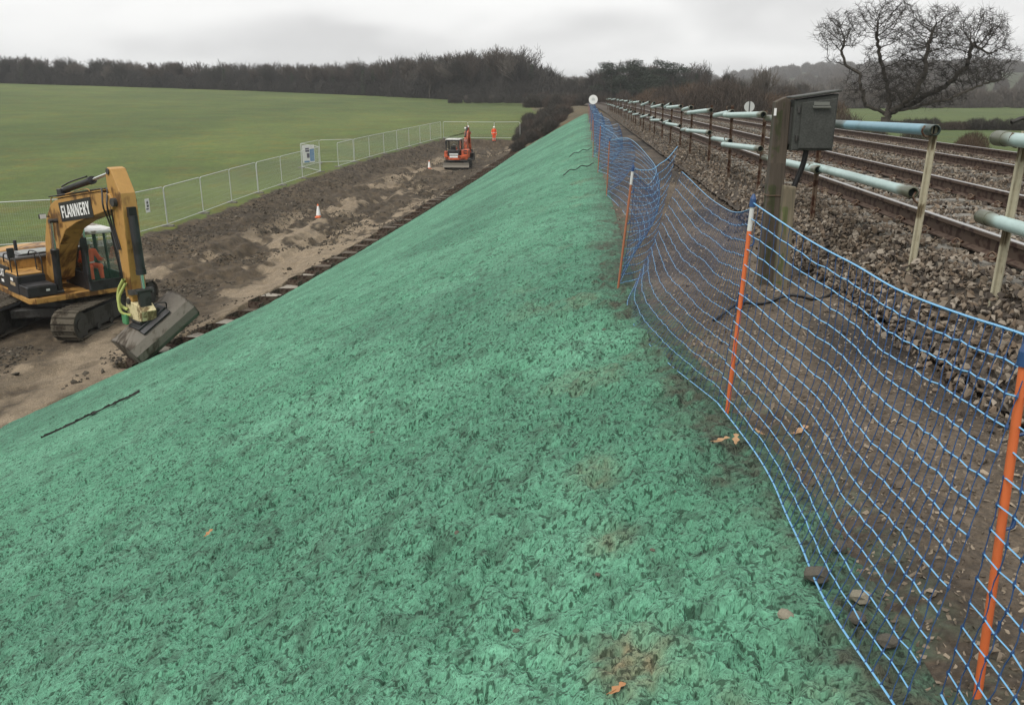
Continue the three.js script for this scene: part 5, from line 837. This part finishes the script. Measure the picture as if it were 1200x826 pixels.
function bareTree(seed, o = {}) {           // trunk + crown of branches, unit: metres
  const r = mulberry(seed), H = o.h || 11, segs = [[], []], up = o.up || 0.5;
  const grow = (p, d, L, rad, lev) => {
    let q = p, dir = d; const n = lev < 2 ? 3 : 2;
    for (let i = 0; i < n; i++) { dir = [dir[0] + rr(-0.22, 0.22, r), dir[1] + rr(-0.15, 0.2, r), dir[2] + rr(-0.22, 0.22, r)]; const l = Math.hypot(...dir); dir = dir.map(v => v / l); const e = q.map((v, k) => v + dir[k] * L / n), r0 = rad * (1 - 0.3 * i / n), r1 = rad * (1 - 0.3 * (i + 1) / n); segs[lev > 1 ? 1 : 0].push([q, e, r0, lev >= 4 ? r1 * 0.5 : r1]); q = e;
      if (lev < 4) { const m = lev === 0 ? (i === 0 ? 1 : i === 1 ? 3 : 4) : lev === 3 ? 3 : 2; for (let c = 0; c < m; c++) { const a = rr(0, 6.28, r), sp = (o.spread || 0.9) * rr(0.6, 1.2, r), b = [dir[0] + Math.cos(a) * sp, dir[1] + up * rr(0.1, 1.6, r), dir[2] + Math.sin(a) * sp], lb = Math.hypot(...b); grow(q, b.map(v => v / lb), L * rr(0.56, 0.76, r), Math.max(r1 * 0.6, o.min || 0.02), lev + 1); } } }
  };
  const stems = o.stems || 1; for (let k = 0; k < stems; k++) grow([stems > 1 ? rr(-0.8, 0.8, r) : 0, 0, stems > 1 ? rr(-0.8, 0.8, r) : 0], [rr(-0.12, 0.12, r) * stems, 1, rr(-0.12, 0.12, r) * stems].map((v, i, a) => v / Math.hypot(...a)), H * 0.4, H * 0.024, 0);
  return [limbs(segs[0], 5), limbs(segs[1], 3)];
}
function twigs(seed, n, fn, w, l, upb = 0.6) {          // a cloud of thin twig blades
  const r = mulberry(seed), P = []; for (let i = 0; i < n; i++) { const p = fn(r), d = [rr(-1, 1, r), rr(-0.3, 1, r) + upb, rr(-1, 1, r)], L = Math.hypot(...d), q = rr(0.5, 1, r) * l, a = rr(0, 6.3, r), c = [Math.cos(a) * w, 0, Math.sin(a) * w]; P.push(p[0] - c[0], p[1], p[2] - c[2], p[0] + c[0], p[1], p[2] + c[2], p[0] + d[0] / L * q, p[1] + d[1] / L * q, p[2] + d[2] / L * q); }
  const g = new THREE.BufferGeometry(); g.setAttribute('position', new THREE.Float32BufferAttribute(P, 3)); g.computeVertexNormals(); return g;
}
function leaves(seed, n, fn, w) { const r = mulberry(seed), P = []; for (let i = 0; i < n; i++) { const p = fn(r), a = [rr(-1, 1, r), rr(-0.6, 0.6, r), rr(-1, 1, r)], b = [rr(-1, 1, r), rr(-0.6, 0.6, r), rr(-1, 1, r)], q = rr(0.5, 1, r) * w; P.push(...p, ...p.map((v, k) => v + a[k] * q), ...p.map((v, k) => v + b[k] * q)); } const g = new THREE.BufferGeometry(); g.setAttribute('position', new THREE.Float32BufferAttribute(P, 3)); g.computeVertexNormals(); return g; }
const inDome = (rx, h, y0 = 0) => r => { let x, y, z; do { x = rr(-1, 1, r); z = rr(-1, 1, r); y = r(); } while (x * x + z * z + y * y > 1 || (x * x + z * z + y * y < 0.25 && r() < 0.6)); return [x * rx, y0 + y * h, z * rx]; };
{
  const r = mulberry(55), place = (kinds, list, label, cat, group) => {           // kinds: arrays of built things; first uses take the source itself
    list.forEach(([X, s, sc, y], i) => { const k = kinds[Math.floor(r() * kinds.length)]; const pos = [X, (y === undefined ? fieldY(X, s) : y) - 0.1, -s], tn = rr(0, 6.28, r), q = [sc * rr(0.9, 1.15, r), sc, sc * rr(0.9, 1.15, r)]; let o; if (!k.used) { k.used = true; o = k.o; o.position.set(...pos); o.rotation.y = tn; o.scale.set(...q); } else o = copy(k.o, pos, tn, q); o.userData = {}; tag(o, label, cat, group); });
  };
  const tree = (name, seed, o, mT, mC) => { const [a, b] = bareTree(seed, o), t = thing(name, '', 'tree'); mesh('trunk', a, mT, t); mesh('crown', b, mC, t); return { o: t }; };
  const bush = (name, geo, m, part = 'twigs') => { const t = thing(name, '', 'bush'); mesh(part, geo, m, t); return { o: t }; };
  const kinds = [1, 2, 3, 4, 5].map(k => tree('bare_tree', 800 + k * 7, { h: 11, min: 0.036, spread: 0.75 + 0.08 * k }, M.bark, [M.twig, M.twigDark, M.twigGrey, M.twig, M.twigDark][k - 1]));
  const ivied = tree('bare_tree', 871, { h: 11, min: 0.03, spread: 0.7 }, M.bark, M.twigDark); mesh('ivy', leaves(872, 1600, rq => { const y = rr(0.5, 8, rq), a = rr(0, 6.3, rq), q = rr(0.1, 1.3, rq) * (1 - y / 11); return [Math.cos(a) * q, y, Math.sin(a) * q]; }, 0.35), M.ivy, ivied.o);
  // wood along the back of the field
  const L = [[-330, 315, 9.4], [-205, 302, 10], [-150, 302, 9.6], [-112, 300, 9.8], [-80, 288, 10.8], [-67, 282, 11.6], [-50, 273, 14], [-32, 262, 15], [-21, 256, 17], [-12.6, 252, 16.4]];
  const edge = [], behind = []; let px = -330;
  while (px < -13) { const s = interp(L, px), h = interp(L, px, 2) / 11; edge.push([px + rr(-1, 1, r), s + rr(-2, 4, r), h * rr(0.84, 0.99, r)]); behind.push([px + rr(-2, 2, r), s + rr(7, 14, r), h * rr(0.92, 1.03, r)], [px + rr(-2, 2, r), s + rr(18, 30, r), h * rr(0.94, 1.05, r)]); px += rr(3.2, 5.2, r) * (px < -120 ? 1.15 : 0.8); }
  place([...kinds, ivied], edge, 'bare winter tree in the front row of the wood along the field', 'tree', 'front trees of the wood behind the field');
  const kept = behind.slice(0, 150); place(kinds, kept, 'bare winter tree deeper in the wood along the field', 'tree', 'deeper trees of the wood behind the field');
  // undergrowth filling the foot of the woods
  const fillWood = (name, label, pts, geo, m) => { const im = new THREE.InstancedMesh(geo, m, pts.length), mt = new THREE.Matrix4(), q = new THREE.Quaternion(); pts.forEach(([X, s, sc, y], i) => { q.setFromAxisAngle(V(0, 1, 0), rr(0, 6.28, r)); mt.compose(V(X, (y === undefined ? fieldY(X, s) : y) - 0.2, -s), q, V(sc * rr(0.9, 1.3, r), sc, sc * rr(0.9, 1.3, r))); im.setMatrixAt(i, mt); }); im.name = numbered(name); tag(im, label, 'undergrowth', null, 'stuff'); im.castShadow = im.receiveShadow = true; scene.add(im); };
  const thicket = twigs(901, 2600, inDome(2.6, 4.2), 0.05, 1.5, 0.9), scrub = twigs(903, 1700, inDome(1.3, 1.5), 0.022, 0.75, 0.5);
  { const pts = []; for (let x = -332; x < -12; x += 1.5) { const s = interp(L, x), h = interp(L, x, 2); for (let k = 0; k < 5; k++) pts.push([x + rr(-1.5, 1.5, r), s + k * 5 + rr(-1, 3, r), h / 5.6 * rr(0.5, 0.8, r) * (k === 0 ? 0.75 : 1)]); } fillWood('woodland_undergrowth', 'dense brown undergrowth filling the wood along the field', pts, thicket, M.twigDark); }
  // wood where the line bends away
  const back = [], pts2 = [], top = [[-30, 2.4], [-12, 2.6], [-9, 3.4], [-5, 5.6], [4, 9.2], [13, 10.6], [20, 10.2], [28, 10.2], [34, 8.4], [41, 6], [50, 5]];
  for (let x = -34; x < 58; x += 2.4) { const h = interp(top, x) / 11; for (let k = 0; k < 2; k++) { const s = 232 + 9 * k + rr(-4, 4, r); back.push([x + rr(-1.2, 1.2, r), s, h * rr(0.86, 1.08, r), 0]); } for (let k = 0; k < 4; k++) pts2.push([x + rr(-1.2, 1.2, r), 226 + k * 5 + rr(-2, 2, r), interp(top, x) / 5.6 * rr(0.5, 0.8, r), 0]); }
  place([...kinds, ivied], back, 'bare tree in the wood where the railway bends away', 'tree', 'trees of the wood at the end of the line');
  fillWood('thicket', 'dense brown thicket under the wood where the railway bends', pts2, thicket, M.twigDark);
  const pine = s => { const t = thing('evergreen_tree', '', 'tree'); mesh('trunk', limbs([[[0, 0, 0], [0.1, 5, 0], 0.28, 0.2], [[0.1, 5, 0], [0, 9, 0.1], 0.2, 0.06]], 6), M.bark, t); const tiers = []; const rq = mulberry(s); for (let k = 0; k < 16; k++) tiers.push([rr(-2.6, 2.6, rq), rr(3.5, 9.5, rq), rr(-2.6, 2.6, rq), rr(1, 2.1, rq)]); mesh('crown', leaves(s + 1, 7000, rw => { const c = tiers[Math.floor(rw() * 16)], a = rr(0, 6.3, rw), q = Math.sqrt(rw()) * c[3]; return [c[0] + Math.cos(a) * q, c[1] + rr(-1.1, 0.8, rw) * (1 - q / c[3] * 0.6), c[2] + Math.sin(a) * q]; }, 0.34), M.needle, t); return { o: t }; };
  const ev = [pine(911), pine(915)];
  place(ev, [[7, 219, 1.05, 0], [12, 221, 1.12, 0], [17, 219, 1.0, 0], [22, 222, 1.06, 0], [9, 214, 0.8, 0], [15, 214, 0.72, 0]], 'dark green evergreen among the bare trees at the end of the line', 'tree', 'dark evergreens at the end of the line');
  // brown bushes on the far side of the line
  const br = [bush('brown_bush', twigs(921, 3800, inDome(2.6, 3.1), 0.024, 0.9, 0.7), M.twigRed), bush('brown_bush', twigs(923, 3800, inDome(2.2, 3.6), 0.022, 0.9, 0.8), M.twig)];
  const gy = (X, s) => fieldY(X, s);
  place(br, [[14.5, 112, 1.32], [17.5, 110, 1.4], [21, 114, 1.25], [12.2, 118, 1.0], [24, 116, 1.15], [11, 124, 0.95], [27.5, 122, 1.1], [16, 122, 1.45], [20, 130, 1.5], [13, 140, 1.3], [17, 146, 1.6], [23, 140, 1.5], [10, 152, 1.1], [13, 165, 1.4], [8, 176, 1.1], [30, 132, 1.3], [33, 120, 0.9]], 'tangled leafless brown bush beyond the tracks', 'bush', 'brown bushes beyond the tracks');
  place(br, [[14.3, 52, 0.5], [15.8, 54, 0.62], [17.2, 53, 0.45], [20, 54.5, 0.5], [22.4, 53, 0.38], [24, 56, 0.42], [13.2, 60, 0.5], [12.6, 66, 0.6]], 'low scrubby bush round the foot of the bare oak', 'bush', 'scrub round the oak');
  // scrub on the bank past the end of the green
  const hs = [bush('bank_scrub', twigs(931, 2600, inDome(1.3, 1.7), 0.016, 0.7, 0.5), M.twigDark), bush('bank_scrub', twigs(933, 2600, inDome(1.5, 1.4), 0.016, 0.7, 0.4), M.twig)];
  const bank = []; for (let s = 88; s < 150; s += 2.1) for (let k = 0; k < 3; k++) { const u = rr(0.02, 0.9, r), X = mix(-7.6, -1.2, u), q = sstep(-7.4, 0.5, X); bank.push([X + bend(s), s + rr(-1, 1, r), rr(0.6, 0.95, r) * (s > 110 ? 1.0 : 0.8), s < 100 ? slopeY(X, s) : mix(fieldY(-8 + bend(s), s), 0, q)]); }
  place(hs, bank, 'dark leafless scrub on the bank past the end of the green slope', 'bush', 'scrub bushes on the bank past the green');
  const bank2 = []; for (let s = 150; s < 226; s += 3) for (let k = 0; k < 3; k++) bank2.push([rr(-10, 5, r), s, rr(0.9, 1.5, r), -0.3]);
  place(hs, bank2, 'tall dark scrub in front of the wood where the railway bends', 'bush', 'scrub in front of the end wood');
  // slender birch
  { const b = tree('birch_tree', 947, { h: 6.6, min: 0.016, spread: 0.42, up: 0.55, stems: 2 }, M.barkPale, M.twigGrey); place([b], [[22.8, 119, 1.02]], 'slender pale stemmed birch beyond the tracks behind the cabinet', 'tree'); const d = [kinds[1], kinds[3]]; place(d, [[20.5, 128, 0.5], [25, 126, 0.48], [29, 150, 0.5]], 'small dark bare tree around the slender birch', 'tree', 'small trees round the birch'); }
  // hedges and woods across the fields on the right
  { const h1 = []; for (let x = 30; x < 130; x += 1.0) h1.push([x, 92 + 0.22 * (x - 30) + rr(-0.6, 0.6, r), rr(0.6, 0.72, r)]); place(hs, h1, 'clipped brown bush in the hedge across the field beyond the oak', 'bush', 'hedge across the field beyond the oak');
    const h2 = []; for (let x = 40; x < 330; x += 4.2) for (let k = 0; k < 3; k++) h2.push([x + rr(-2, 2, r), 246 + 8 * k + 0.1 * x + rr(-3, 3, r), rr(0.85, 1.25, r)]); fillWood('far_woodland', 'far band of bare woodland across the fields', h2, thicket, M.twigGrey);
    const h3 = []; for (let i = 0; i < 1500; i++) { const x = rr(-100, 900, r), s = rr(430, 1300, r); if (fbm(x * 0.006, s * 0.006, 3, 950) > 0.44) h3.push([x, s, rr(1.6, 2.8, r)]); } fillWood('hillside_woodland', 'hazy bare woodland over the distant hillside', h3, thicket, M.twigGrey); }
}
const renderer = new THREE.WebGLRenderer({ antialias: true });
renderer.setSize(1024, 704); renderer.toneMapping = THREE.LinearToneMapping; renderer.toneMappingExposure = EXPOSURE;
renderer.shadowMap.enabled = true; renderer.shadowMap.type = THREE.PCFSoftShadowMap;
renderer.render(scene, camera);
